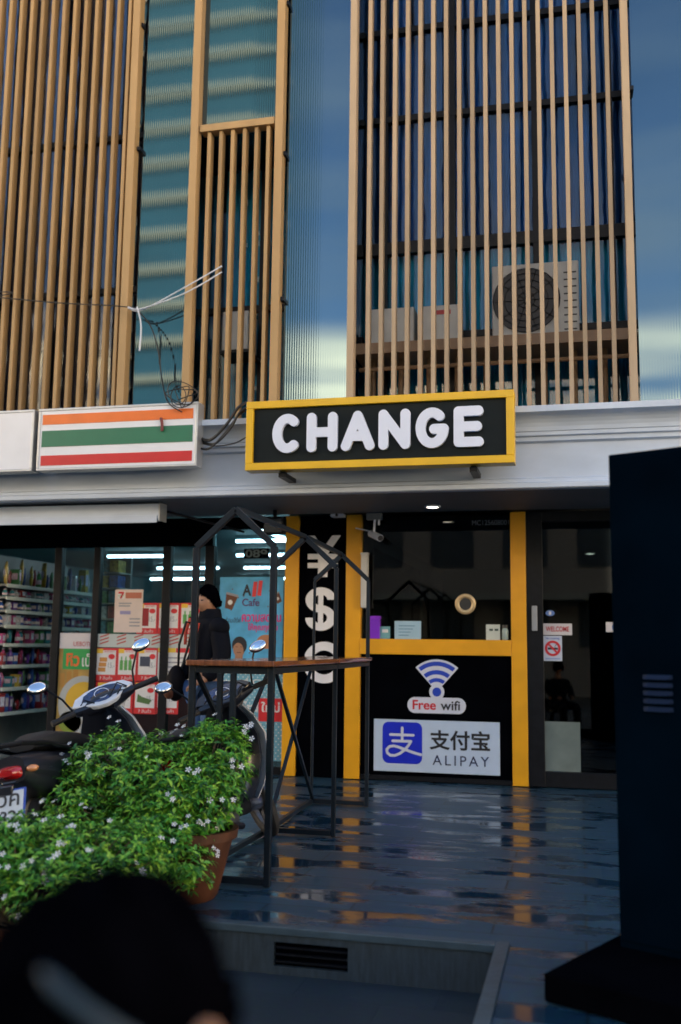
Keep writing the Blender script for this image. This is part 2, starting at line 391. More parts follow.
# ================================================================== BUILDING
YS = 9.5; YU = 8.25; SOF = 2.543
bld = thing('commercial_building', 'building with tan slatted upper storey above a white moulded cornice', 'building', (-3, 9, 0))
box('wall', M_void, bld, -12, 6, 9.32, 24, 3.0, 15)
box('wall', M_white, bld, -12.2, -12, 8.3, 24, 0, 15); box('wall', M_white, bld, 6, 6.2, 8.3, 24, 0, 15)
box('wall', M_void, bld, -12, 6, 23.6, 24, 0, 3.0)
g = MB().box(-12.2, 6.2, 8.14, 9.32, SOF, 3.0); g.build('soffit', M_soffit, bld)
# cornice: one moulded profile run along the front
LIP = onY(600, 402.5, 7.90).z            # top edge of the lip
prof = [(8.14, 2.541), (8.06, 2.541), (8.045, 2.55), (8.045, 2.585), (8.085, 2.60), (8.085, 2.625), (8.115, 2.64), (8.115, LIP-.27), (8.10, LIP-.258), (8.075, LIP-.255), (8.075, LIP-.222), (8.045, LIP-.214), (8.045, LIP-.186)]
for k in range(7):
    a = R(90*k/6); prof.append((8.035-.11*(1-math.cos(a)), LIP-.18+.125*math.sin(a)))
prof += [(7.90, LIP-.05), (7.90, LIP), (8.14, LIP+.008)]
g = MB(); A = [g._v((-12.2, y, z)) for y, z in prof]; B = [g._v((6.2, y, z)) for y, z in prof]
for k in range(len(prof)): g._f([A[k], A[(k+1) % len(prof)], B[(k+1) % len(prof)], B[k]])
g._f(A[::-1]); g._f(B); g.build('cornice', M_white, bld)
box('ledge', M_white, bld, -12.2, 6.2, 8.141, 9.31, 3.002, LIP-.002)
TOPZ = 9.2
# panels: X extents measured on the panel plane
def px_x(x, y, Y=YU): return onY(x, y, Y).x
XP = dict(l0=px_x(129, 405), l1=px_x(182, 400), m1=px_x(280, 400), m2=px_x(345, 395), r0=px_x(640.5, 398), )
PANELS = [(XP['l0'], XP['l1']), (XP['m1'], XP['m2']), (XP['r0'], 6.0)]
zbar = onY(238, 124, YU).z
for a, b in PANELS:
    box('cladding_panel', M_panel, bld, a+.004, b-.004, YU+.06, 9.31, LIP, TOPZ)
box('cladding_panel', M_panel, bld, XP['l1']+.02, XP['m1']-.02, YU+.06, 9.31, zbar+.02, TOPZ)
box('parapet', M_white, bld, -12, 6, YU+.06, 9.31, TOPZ+.01, 15)

# slat screens -------------------------------------------------------
M_pale = M_slat.copy(); M_pale.name = 'paler_slat_metal'  # right screen's copy of the slat material with a paler colour ramp
for e_ in [n_ for n_ in M_pale.node_tree.nodes if n_.type == 'VALTORGB']:
    e_.color_ramp.elements[0].color = (.335, .255, .170, 1); e_.color_ramp.elements[1].color = (.40, .305, .205, 1)
def screen(posts, slats, z0, z1, pw=.105, rail=None, sw=.038, m=None):
    m = m or M_slat
    top = bpy.data.objects.new('slat_screen', None); COL.objects.link(top); top.parent = bld; top.location = (0, 0, 0)
    top.matrix_parent_inverse = Matrix.Translation(-bld.location)
    for x, za, zb in posts: MB().box(x-pw/2, x+pw/2, YU-.045, YU+.058, za, zb).build('post', m, top, bevel=.004)
    g = MB()
    for x in slats: g.box(x-sw/2, x+sw/2, YU, YU+.085, z0, z1)
    g.build('slat_panel', m, top, bevel=.003)
    return top
xl = XP['l0']-.075
scr = screen([(xl, LIP, TOPZ)], [xl-.095-.121*k for k in range(52)], LIP, TOPZ, pw=.075, sw=.034)
xm0, xm1 = XP['l1']+.045, XP['m1']-.055
n = 6; xs = [xm0+.02+(xm1-xm0-.03)*(k+1)/(n+.9) for k in range(n)]
top = screen([(xm0, LIP, TOPZ), (xm1, LIP, TOPZ)], xs, LIP, zbar-.05, pw=.075, sw=.034)
MB().box(xm0+.051, xm1-.051, YU-.025, YU+.09, zbar-.05, zbar+.02).build('rail', M_slat, top, bevel=.004)
xr0, xr1 = XP['m2']+.05, XP['r0']-.05
n = 19; xs = [xr0+.03+(xr1-xr0-.06)*(k+1)/(n+1) for k in range(n)]
screen([(xr0, LIP, TOPZ), (xr1, LIP, TOPZ)], xs, LIP, TOPZ, pw=.062, sw=.036, m=M_pale)
for x, ys in ((143, 27), (140, 150), (288, 5), (285, 155), (283, 300), (631, 90)):
    p = onY(x, ys, YU+.03); box('clamp', M_blackm, bld, p.x-.015, p.x+.02, YU-.01, YU+.058, p.z-.02, p.z+.02, bevel=.004)

# recess behind the right screen: windows, curtains, ledge
M_curt = mat('blue_curtain', (.006, .08, .26), .75, var=.95, vscale=3, stretch=(3, 1, .3))
M_curt2 = mat('teal_curtain', (.012, .34, .46), .75, var=.7, vscale=3, stretch=(3, 1, .3))
M_dkcurt = mat('maroon_curtain', (.035, .010, .014), .8, var=.3, vscale=3)
def window(x0, x1, zs, verts, cm):
    w = MB()
    for z in zs: w.box(x0, x1, 9.06, 9.14, z-.03, z+.03)
    for x in verts:
        for za, zb in zip(zs, zs[1:]): w.box(x-.03, x+.03, 9.065, 9.135, za+.0301, zb-.0301)
    wf = w.build('window', M_blackm, bld)
    MB().box(x0, x1, 9.095, 9.105, zs[0], zs[-1]).build('pane', G_up, wf)
    g = MB(); pts = []; n = int((x1-x0)/.012)
    for k in range(n+1):
        x = x0+(x1-x0)*k/n; pts.append((x, 9.20+.035*math.sin(x*46+1.3*math.sin(x*7))+.012*math.sin(x*113)))
    g.loft([[(x, y, zs[0]) for x, y in pts], [(x, y, zs[-1]) for x, y in pts]], closed=False)
    g.build('curtain', cm, wf, smooth=False)
zq = [LIP+.02, onY(500, 332, 9.08).z, onY(500, 243, 9.08).z, onY(500, 108, 9.08).z, onY(500, 18, 9.08).z, 9.1]
vx = [onY(x, 150, 9.08).x for x in (385, 452, 535, 610)]
window(XP['m2']+.02, XP['r0']-.02, zq[:3], vx, M_curt2); window(XP['m2']+.02, XP['r0']-.02, [zq[2]+.0605]+zq[3:], vx, M_curt)
window(-11, XP['l0']-.02, [LIP+.02, 4.9, 6.6, 9.1], [-9.5, -8, -6.6, -5.4], M_dkcurt)
window(XP['l1']+.02, XP['m1']-.02, [LIP+.02, 4.6, zbar+.3], [(XP['l1']+XP['m1'])/2], M_curt2)
lz = onY(500, 337, 8.55).z
box('ledge', M_slatdk, bld, XP['m2']+.01, XP['r0']-.01, 8.5, 8.98, lz-.10, lz)
g = MB()
for k in range(9):
    x = XP['m2']+.15+k*.26; g.tube([(x, 8.75, LIP), (x, 8.75, lz-.101)], .025)
g.tube([(XP['m2']+.05, 8.6, lz-.22), (XP['r0']-.05, 8.6, lz-.22)], .02); g.build('ledge_bracket', M_slatdk, bld)

# air conditioners
M_acw = mat('off_white_casing', (.55, .55, .52), .45, var=.1); M_acd = mat('fan_dark', (.03, .03, .032), .5)
def ac(label, px0, py0, px1, py1, Y, fan, ledge_z=None):
    x0, x1, z0, z1 = rect(Y, px0, py0, px1, py1)
    if ledge_z is not None: z0 = ledge_z+.002
    t = thing('air_conditioner', label, 'air conditioner', ((x0+x1)/2, Y+.15, z0))
    box('casing', M_acw, t, x0, x1, Y, Y+.28, z0, z1, bevel=.012)
    if fan:
        cx, cz, r_ = x0+(x1-x0)*.40, (z0+z1)/2+.0, (z1-z0)*.43
        MB().lathe([(r_, 0), (r_, -.004), (.01, -.004)], (cx, Y-.001, cz), n=32, axis='y').build('fan_opening', M_acd, t)
        g = MB()
        for q in (.25, .45, .65, .85, 1.0): g.torus((cx, Y-.016, cz), r_*q, .003, n=28, m=5, axis='y')
        for k in range(10):
            a = k*math.pi*2/10; g.tube([(cx+.02*math.cos(a), Y-.012, cz+.02*math.sin(a)), (cx+r_*math.cos(a), Y-.012, cz+r_*math.sin(a))], .003, n=5)
        g.lathe([(.03, -.022), (.03, -.008)], (cx, Y, cz), n=14, axis='y'); g.build('fan_grille', M_blackm, t)
        g = MB()
        for k in range(9): g.box(x1-(x1-x0)*.17, x1-.02, Y-.004, Y-.0005, z0+.05+k*(z1-z0-.1)/9, z0+.062+k*(z1-z0-.1)/9)
        g.build('vent', M_acd, t)
    return t, (x0, x1, z0, z1)
ac('white outdoor air conditioner with a round black fan behind the slats', 492, 263, 579, 333, 8.62, True, lz)
t, q = ac('long white box unit with a small red mark behind the slats', 418, 305, 459, 336, 8.60, False, lz)
x0, x1, z0, z1 = q; box('mark', solid('faded_red', (.5, .05, .05)), t, x0+(x1-x0)*.35, x0+(x1-x0)*.8, 8.597, 8.5995, z1-.09, z1-.05)
ac('plain white box unit at the left end of the upper ledge', 368, 308, 414, 338, 8.62, False, lz)
t, q = ac('small white appliance behind the narrow slat screen', 222, 311, 248, 350, 8.7, False)
MB().box(q[0]-.02, q[1]+.02, 8.68, 9.05, q[2]-.03, q[2]-.001).build('shelf_bracket', M_blackm, t)

# ================================================================== CHANGE SIGN
def frame_sign(root, X0, X1, Z0, Z1, yf, depth, fw, mf, mface, setback=.03):
    g = MB(); 
    g.box(X0, X1, yf, yf+depth, Z1-fw, Z1); g.box(X0, X1, yf, yf+depth, Z0, Z0+fw)
    g.box(X0, X0+fw, yf, yf+depth, Z0+fw, Z1-fw); g.box(X1-fw, X1, yf, yf+depth, Z0+fw, Z1-fw)
    g.build('frame', mf, root, bevel=.004)
    box('face', mface, root, X0+fw+.001, X1-fw-.001, yf+setback, yf+depth-.004, Z0+fw+.001, Z1-fw-.001)
sg = thing('shop_sign', 'large black sign reading CHANGE in white with a yellow frame', 'sign', (-1.58, 7.7, 2.69))
SX0, SX1, SZ0, SZ1 = -2.692, -.472, 2.694, 3.281
frame_sign(sg, SX0, SX1, SZ0, SZ1, 7.70, .16, .062, M_signyel, M_charcoal)
L = {
 'C': [arc(.5, .5, .42, .5, 52, 308, 30)],
 'H': [[(.05, 0), (.05, 1)], [(.9, 0), (.9, 1)], [(.05, .5), (.9, .5)]],
 'A': [[(0, 0), (.47, 1), (.94, 0)], [(.2, .32), (.74, .32)]],
 'N': [[(.05, 0), (.05, 1), (.9, 0), (.9, 1)]],
 'G': [arc(.5, .5, .44, .5, 50, 345, 30)+[(.94, .46), (.58, .46)]],
 'E': [[(.82, 1), (.08, 1), (.08, 0), (.82, 0)], [(.08, .5), (.76, .5)]]}
lx0, lx1, lz0, lz1 = rect(7.70, 270.5, 411.5, 489.5, 449); lz0, lz1 = SZ0+.136, SZ0+.466
rr = .040; cw = (lx1-lx0)/6; 
for k, ch in enumerate('CHANGE'):
    pl = place(L[ch], lx0+cw*k+rr+.002, lz0+rr, cw-2*rr-.010, lz1-lz0-2*rr)
    sdf('letter', strokes(pl, rr), (lx0+cw*k-.02, lx0+cw*(k+1)+.02, lz0-.02, lz1+.02), 110, 7.727, .035, M_lett, sg)
for x in (SX0+.3, SX1-.33):
    MB().box(x-.03, x+.03, 7.78, 8.10, SZ0-.05, SZ0-.012).box(x-.02, x+.02, 7.8, 7.86, SZ0-.012, SZ0-.0005).build('bracket', M_blackm, sg)

# striped light box of the convenience store
M_lbox = mat('white_lightbox_face', (.78, .80, .84), .25, var=.05, vscale=3); M_alu = mat('aluminium_trim', (.5, .52, .54), .35, metal=.6, var=.1)
sb = thing('lightbox_sign', 'white light box sign with orange, green and red stripes', 'sign', (-3.95, 7.8, 2.77))
BX0, BX1, BZ0, BZ1 = -4.69, -3.165, 2.768, 3.332
frame_sign(sb, BX0, BX1, BZ0, BZ1, 7.80, .14, .022, M_alu, M_lbox, .006)
bh = BZ1-BZ0
for nm, c, a, b in (('orange', (.80, .17, .02), .74, .90), ('green', (.012, .16, .085), .38, .64), ('red', (.58, .015, .02), .08, .24)):
    box('stripe', solid('%s_vinyl' % nm, c, .3), sb, BX0+.04, BX1-.045, 7.802, 7.8055, BZ0+bh*a, BZ0+bh*b)
sb2 = thing('lightbox_sign', 'blank pale light box sign cut off at the left edge', 'sign', (-5.4, 7.8, 2.77))
frame_sign(sb2, -6.3, -4.735, BZ0, BZ1, 7.80, .14, .022, M_alu, M_lbox, .006)

# ================================================================== CONVENIENCE STORE
M_stw = mat('store_white_wall', (.17, .32, .35), .6); M_stc = mat('store_ceiling', (.20, .34, .37), .7); M_tile = mat('store_floor_tile', (.14, .17, .18), .25)
st = thing('convenience_store', 'glass fronted convenience store lit inside by strip lights', 'shop', (-5, 9.5, 0))
SXL, SXR, SYB, SZC = -9.5, onY(283.5, 650, 9.44).x-.003, 23.0, 2.72
box('interior_wall', M_stw, st, SXL-.1, SXL, YS+.05, SYB, .005, SZC); box('interior_wall', M_stw, st, SXR, SXR+.1, YS+.07, SYB, .005, SZC)
box('interior_wall', M_stw, st, SXL, SXR, SYB, SYB+.1, .005, SZC); box('ceiling', M_stc, st, SXL-.1, SXR+.1, YS+.05, SYB+.1, SZC+.002, SZC+.1)
box('floor', M_tile, st, SXL, SXR, YS+.05, SYB, .004, .012)
zt = onY(120, 547, YS).z
zt2 = onY(245, 529, YS).z; xh = onY(208, 640, YS).x
box('header', M_black, st, -12, xh, YS-.05, YS+.06, zt, SOF-.002); box('header', M_black, st, xh+.001, SXR, YS-.05, YS+.06, zt2, SOF-.002)
mull = [(52.6, 59.8), (92, 98.5), (161.5, 169.5), (204, 213)]
xs_m = [(onY(a, 640, YS).x, onY(b, 640, YS).x) for a, b in mull]
for a, b in [(-9.6, -9.5), (-8.0, -7.9), (-6.75, -6.65)] + xs_m: box('mullion', M_blackm, st, a, b, YS-.04, YS+.04, .006, zt-.001, bevel=.004)
edges = [-9.5, -7.9, -6.65] + [x for p in xs_m for x in p]
spans = [(-9.5, -8.0), (-7.9, -6.75)] + [(xs_m[k][1], xs_m[k+1][0]) for k in range(3)] + [(xs_m[3][1], SXR)]
for k, (a, b) in enumerate(spans): box('glass_pane', G_shop, st, a, b, YS-.005, YS+.005, .08, (zt2 if k == len(spans)-1 else zt)-.001)
g = MB()
for a, b in spans: g.box(a, b, YS-.03, YS+.03, .006, .079)
g.build('bottom_rail', M_blackm, st)

# fluorescent strip lights on the store ceiling
M_tube = glow('lit_fluorescent_tube', (.72, .93, 1.0), 5.5)
def strip(p, q, label):
    p, q = Vector(p), Vector(q); t = thing('strip_light', label, 'light', (p+q)/2, 'strip lights on the store ceiling')
    MB().beam(p, q, .10, .05).build('housing', M_stc, t)
    MB().tube([p+Vector((0, 0, -.045)), q+Vector((0, 0, -.045))], .018, n=8).build('tube', M_tube, t)
ZL = SZC-.03
for k, (Y, xa, xb) in enumerate(((12.6, -6.3, -5.2), (12.6, -4.5, -3.4), (14.6, -7.4, -6.3), (14.6, -5.2, -4.1), (17.0, -7.6, -6.4), (17.0, -5.9, -4.6), (19.8, -9, -7.6), (19.8, -6.9, -5.2))):
    strip((xa, Y, ZL), (xb, Y, ZL), 'strip light running across the store ceiling, row %s from the glass' % ('nearest', 'second', 'third', 'farthest')[k//2])
for k, x in enumerate((-3.05, -3.75)): strip((x, 10.4, ZL), (x, 13.4, ZL), 'strip light running away from the glass above the cafe poster, %s one' % ('right', 'left')[k])

# store rack along the left with its goods
RX = -6.05
M_rack = mat('rack_metal', (.25, .27, .27), .5); M_edge = mat('price_rail', (.62, .66, .60), .5)
zz = [onX(10, y, RX).z for y in (584, 596.6, 610, 625, 643.5, 665, 687.5, 712)]
rk = thing('store_rack', 'tall goods rack with eight shelves inside the store at left', 'shelf rack', (RX-.25, 10.7, 0))
RY0, RY1 = 9.62, 11.75
box('back_panel', M_rack, rk, RX-.5, RX-.46, RY0, RY1, .014, 2.25)
for z in zz:
    s_ = box('shelf', M_rack, rk, RX-.459, RX-.012, RY0, RY1, z-.02, z)
    box('price_rail', M_edge, s_, RX-.0115, RX, RY0, RY1, z-.035, z+.004)
box('base', M_rack, rk, RX-.459, RX-.02, RY0, RY1, .014, .10)
def bag_bm(w, h, d):
    g = MB(); n = 9
    rings = []
    for j, tz in enumerate(np.linspace(0, 1, 8)):
        k = max(.06, math.sin(math.pi*min(max(tz, .0), 1))**.55); rings.append([(math.cos(2*math.pi*i/14)*d/2*k, math.sin(2*math.pi*i/14)*w/2*(.94+.06*k), tz*h) for i in range(14)])
    g.loft(rings); return g
def bottle_bm(r_, h): return MB().lathe([(r_*.9, 0), (r_, .01), (r_, h*.62), (r_*.42, h*.82), (r_*.36, h*.9), (r_*.42, h*.9), (r_*.42, h)], n=14)
kinds = {}
pal = {'yellow': (.50, .36, .04), 'blue': (.03, .09, .34), 'purple': (.12, .04, .26), 'pink': (.42, .06, .20), 'red': (.30, .025, .03), 'green': (.05, .24, .08), 'white': (.42, .48, .52), 'teal': (.03, .22, .28)}
shelf_cols = [('yellow', 'red', 'green', 'yellow', 'blue'), ('white', 'pink', 'teal', 'white'), ('blue', 'white', 'green', 'blue'), ('blue', 'purple', 'pink', 'white'), ('green', 'red', 'teal', 'pink'), ('red', 'pink', 'purple', 'blue'), ('purple', 'green', 'blue', 'teal'), ('red', 'blue', 'purple', 'green')]
ords = ('top', 'second', 'third', 'fourth', 'fifth', 'sixth', 'seventh', 'lowest')
for i, z in enumerate(zz):
    lim = (zz[i-1]-z-.05) if i else .32
    y = RY0+.09; j = 0
    while y < RY1-.06:
        c = shelf_cols[i][j % len(shelf_cols[i])] if random.random() < .8 else random.choice(list(pal)); j += 1
        kd = random.choices(('snack_packet', 'bottle', 'box'), ((6, 1, 2), (1, 6, 1), (1, 5, 2), (2, 4, 2), (3, 2, 3), (4, 1, 3), (4, 1, 3), (2, 1, 5))[i])[0]
        hh = min(lim, random.uniform(.10, .24)) if i else random.uniform(.16, .30)
        key = (kd, c)
        if key not in kinds:
            mm = [mat('%s_pack' % c, pal[c], .3, var=.6, vscale=26, coat=.2), mat('%s_pack_label' % c, [.75-.5*v if q_ != 1 else .62-.3*v for q_, v in enumerate(pal[c])], .4, var=.4, vscale=30)]
            if kd == 'bottle':
                g = bottle_bm(.032, 1.); g.mi = 1; g.lathe([(.0325, .22), (.0325, .48)], n=14, caps=False).lathe([(.016, .905), (.016, 1.01)], n=10)
            elif kd == 'snack_packet':
                g = bag_bm(.11, 1., .05); g.mi = 1; g.ell((.018, 0, .52), (.012, .036, .20), n=10, m=8).ell((-.018, 0, .52), (.012, .036, .20), n=10, m=8)
            else:
                g = MB().box(-.05, .05, -.04, .04, 0, 1); g.mi = 1; g.box(.0501, .052, -.032, .032, .3, .8).box(-.03, .03, -.042, -.0401, .35, .75)
            o = g.build(kd, mm, None, smooth=kd != 'box')
            kinds[key] = o
        else:
            o = kinds[key].copy(); COL.objects.link(o)
        o.location = (RX-.08-random.uniform(0, .05), y, z+.001); o.scale = (1, random.uniform(.8, 1.0), hh); o.rotation_euler = (0, 0, random.uniform(-.3, .3) + (R(50) if kd == 'snack_packet' else 0))
        nm = kd.replace('snack_', '')
        tag(o, '%s %s on the %s shelf of the store rack' % (c, nm, ords[i]), nm, 'goods on the store rack')
        y += {'bottle': .072, 'box': .098, 'snack_packet': .105}[kd]
# things further inside: counter, cartons, wall notice
ct = thing('checkout_counter', 'dark red checkout counter inside the store behind the second window', 'counter', (-6.0, 13.5, 0))
box('body', solid('counter_red', (.20, .02, .02)), ct, -7.4, -4.2, 13.2, 13.9, .014, .95); box('top', M_rack, ct, -7.45, -4.15, 13.15, 13.95, .951, 1.0, bevel=.01)
wb = thing('wall_notice', 'pale blue notice board inside the store above the counter', 'notice', (-5.9, 14.0, 1.4))
x0, x1, z0, z1 = rect(14.0, 74, 594, 92, 621); box('board', solid('notice_blue', (.35, .52, .60)), wb, x0, x1, 14.0, 14.03, z0, z1); box('stripe', solid('notice_grey', (.12, .2, .25)), wb, x0+.05, x1-.05, 13.994, 13.999, z0+(z1-z0)*.5, z0+(z1-z0)*.7)
MB().box(x0+.1, x0+.14, 13.9, 13.94, 1.0, z0-.001).box(x0+.05, x0+.19, 13.85, 13.99, 1.001, 1.01).build('stand', M_blackm, wb)
cols = [('teal', 'yellow'), ('yellow', 'blue'), ('green', 'teal'), ('white', 'red'), ('teal', 'green')]
x0, x1, z0, z1 = rect(10.6, 97, 557, 117, 634)
shf = thing('display_stand', 'slim stand of coloured cartons just inside the store glass', 'stand', ((x0+x1)/2, 10.75, 0))
box('panel', M_rack, shf, x0-.02, x1+.02, 10.9, 10.94, .014, z1+.02); cwid = (x1-x0)/2
for i in range(5):
    z = z1-(z1-z0)*(i+1)/5
    box('shelf', M_edge, shf, x0-.02, x1+.02, 10.6, 10.899, z-.012, z)
    for j in range(2):
        o = box('carton', mat('%s_pack' % cols[i][j], pal[cols[i][j]], .3, var=.35, vscale=14, coat=.3), None, -cwid*.44, cwid*.44, -.1, .1, 0, (z1-z0)/5*.8, bevel=.006)
        o.location = (x0+cwid*(j+.5), 10.72, z+.001)
        tag(o, '%s carton at the %s on the %s level of the slim stand' % (cols[i][j], ('left', 'right')[j], ords[i]), 'carton', 'cartons on the display stand')
# deep gondolas
for k, (gx, gy) in enumerate(((-7.2, 15.2), (-5.0, 16.5))):
    gd = thing('gondola_shelf', 'long low goods shelf deep inside the store, %s one' % ('left', 'right')[k], 'shelf', (gx, gy, 0), 'low shelves deep in the store')
    box('frame', M_rack, gd, gx-.4, gx+.4, gy-1.5, gy+1.5, .014, .3); box('frame', M_rack, gd, gx-.05, gx+.05, gy-1.5, gy+1.5, .301, 1.5)
    for s_ in range(3): box('shelf', M_edge, gd, gx-.4, gx-.051, gy-1.5, gy+1.5, .6+s_*.35, .62+s_*.35); box('shelf', M_edge, gd, gx+.051, gx+.4, gy-1.5, gy+1.5, .6+s_*.35, .62+s_*.35)

# ------------------------------------------------------------------ posters on the store glass
YP = YS-.012
M_pw = solid('poster_white', (.74, .73, .72), .4); M_pr = solid('poster_red', (.62, .025, .03), .4); M_py = solid('poster_yellow', (.80, .52, .05), .4); M_pk = solid('poster_black', (.02, .02, .025), .4)
M_pg = solid('poster_green', (.03, .34, .08), .4); M_pb = solid('poster_blue', (.10, .42, .72), .35, var=.25, vscale=5); M_pm = solid('poster_magenta', (.70, .03, .22), .4); M_grey = solid('poster_grey', (.30, .31, .35), .5); M_brown = solid('poster_brown', (.13, .045, .02), .4); M_skin = mat('skin', (.40, .20, .115), .5, var=.08)
def poster(name, label, r4, m, cat='poster', group=None, Y=YP, t=.004):
    x0, x1, z0, z1 = r4; o = thing(name, label, cat, ((x0+x1)/2, Y, z0), group)
    box('sheet', m, o, x0, x1, Y-t, Y, z0, z1); return o
def sub(r4, a, b, c, d): x0, x1, z0, z1 = r4; return (x0+(x1-x0)*a, x0+(x1-x0)*b, z0+(z1-z0)*c, z0+(z1-z0)*d)
def patch(name, m, par, r4, Y, lvl=1): return box(name, m, par, r4[0], r4[1], Y-.004-.0015*lvl, Y-.004-.0015*(lvl-1)-.0002, r4[2], r4[3])
def promo(px, kind, label):
    r4 = rect(YP, *px); o = poster('promo_poster', label, r4, M_pr, group='red bordered promotion posters on the store glass')
    patch('white_field', M_pw, o, sub(r4, .06, .94, .19, .93), YP)
    patch('tab', M_py, o, sub(r4, .06, .34, .84, .97), YP, 2)
    text('wording', '7 สินค้า', sub(r4, .22, .80, .04, .15), YP-.004, M_pw, o, t=.0015)
    bx = sub(r4, .60, .90, .66, .82); sdf('badge', lambda X, Z: np.hypot((X-(bx[0]+bx[1])/2)/((bx[1]-bx[0])/2), (Z-(bx[2]+bx[3])/2)/((bx[3]-bx[2])/2))-1, (bx[0]-.01, bx[1]+.01, bx[2]-.01, bx[3]+.01), 24, YP-.0056, .0015, M_pr, o)
    text('wording', '15.-', sub(r4, .60, .90, .40, .56), YP-.0056, M_grey, o, t=.0015)
    text('wording', 'ลดราคา', sub(r4, .40, .86, .865, .915), YP-.0056, M_pr, o, t=.0015)
    g = MB(); a = sub(r4, .14, .54, .28, .74)
    w, h = a[1]-a[0], a[3]-a[2]; y0, y1 = YP-.0074, YP-.0056
    if kind == 'cup': g.prism([(a[0]+w*.22, a[2]), (a[0]+w*.78, a[2]), (a[0]+w*.95, a[3]), (a[0]+w*.05, a[3])], y0, y1); mm = M_py
    elif kind == 'phone': g.box(a[0], a[1]+w*.1, y0, y1, a[2]-h*.05, a[3]+h*.2); mm = solid('deep_red', (.28, .01, .015))
    elif kind == 'bottles':
        for k in range(3): g.box(a[0]+w*k*.55, a[0]+w*(k*.55+.4), y0, y1, a[2]+h*.1, a[3]-h*.25); g.box(a[0]+w*(k*.55+.13), a[0]+w*(k*.55+.27), y0, y1, a[3]-h*.2499, a[3])
        mm = solid('leaf_green', (.10, .35, .08))
    elif kind == 'boxes':
        for k in range(3): g.box(a[0]+w*.08*k, a[0]+w*(.85+.08*k), y0, y1, a[2]+h*(.33*k), a[2]+h*(.33*k+.28))
        mm = solid('pack_orange', (.55, .25, .06))
    elif kind == 'screen': g.box(a[0], a[1]+w*.25, y0, y1, a[2]+h*.35, a[3]); mm = solid('ink_blue', (.05, .06, .10))
    else: g.prism([(a[0], a[2]+h*.2), (a[0]+w*1.4, a[2]+h*.05), (a[0]+w*1.7, a[2]+h*.35), (a[0]+w*.6, a[2]+h*.55), (a[0]+w*.1, a[2]+h*.75)], y0, y1); mm = solid('food_green', (.08, .17, .05))
    g.build('product_picture', mm, o)
promo((137, 603, 157.5, 634), 'phone', 'red promo poster picturing a dark red card, upper row')
promo((158, 603, 179.5, 634), 'cup', 'red promo poster picturing a yellow drink cup, upper row')
promo((180, 603, 203, 634), 'bottles', 'red promo poster half hidden behind the standing man, upper row')
promo((95.5, 648, 117, 681), 'boxes', 'red promo poster picturing stacked orange packs, middle row')
promo((117.3, 648, 137, 681), 'bottles', 'red promo poster picturing three green bottles behind the scooter mirror')
promo((137.3, 648, 157.5, 681), 'screen', 'red promo poster picturing a dark blue screen, middle row')
promo((95.5, 682, 133, 714), 'boxes', 'wide red promo poster behind the white scooter cowl, bottom row')
promo((134, 682, 156, 714), 'dish', 'red promo poster picturing a green dish, bottom row')
promo((156.4, 682, 178.5, 714), 'cup', 'red promo poster picturing a yellow cup, bottom row')
r4 = rect(YP, 157.8, 648, 190, 681); o = poster('price_poster', 'white price list poster with a yellow band beside the standing man', r4, M_pw)
patch('band', M_py, o, sub(r4, 0, .55, .86, 1), YP); patch('band', M_pr, o, sub(r4, .56, 1, .86, 1), YP)
for k in range(5): patch('text_line', M_grey, o, sub(r4, .3, .8, .12+.14*k, .16+.14*k), YP)
r4 = rect(YP, 115, 589.5, 143, 632.5); o = poster('notice_poster', 'large pinkish white notice with a red 7 emblem at its top', r4, solid('notice_pink', (.72, .60, .55)), Y=YP-.008)
e = sub(r4, .10, .34, .78, .96); Yq = YP-.008
patch('emblem', M_pw, o, e, Yq); 
patch('emblem_bar', M_pr, o, sub(e, .08, .92, .68, .92), Yq, 2)
MB().prism([(e[0]+(e[1]-e[0])*.62, e[2]+(e[3]-e[2])*.675), (e[0]+(e[1]-e[0])*.92, e[2]+(e[3]-e[2])*.675), (e[0]+(e[1]-e[0])*.55, e[2]+(e[3]-e[2])*.05), (e[0]+(e[1]-e[0])*.28, e[2]+(e[3]-e[2])*.05)], Yq-.007, Yq-.0057).build('emblem_stem', M_pr, o)
text('wording', 'ELEVEN', sub(e, .12, .88, .34, .48), Yq-.007, M_pg, o, t=.0012)
patch('band', solid('brick_pink', (.5, .16, .10)), o, sub(r4, .38, .95, .79, .93), Yq)
for a in ((.15, .6, .66, .69), (.15, .55, .60, .63), (.55, .92, .30, .33), (.55, .92, .22, .25), (.55, .92, .14, .17)): patch('text_line', M_grey, o, sub(r4, *a), Yq)
patch('text_box', solid('notice_lilac', (.3, .28, .5)), o, sub(r4, .2, .58, .42, .50), Yq)
r4 = rect(YP, 97, 634.3, 203, 647.7); o = poster('window_strip', 'pale window strip with repeated red slanted stripes between poster rows', r4, solid('strip_grey', (.50, .56, .55), .5))
for k in range(6):
    cx = r4[0]+(r4[1]-r4[0])*(.07+.165*k); g = MB()
    for s_ in range(3): g.prism([(cx-.05, r4[2]+.025+s_*.035), (cx+.05, r4[2]+.055+s_*.035), (cx+.055, r4[2]+.070+s_*.035), (cx-.045, r4[2]+.040+s_*.035)], YP-.0056, YP-.0042)
    g.build('stripe_mark', solid('stripe_red', (.45, .05, .03)), o)
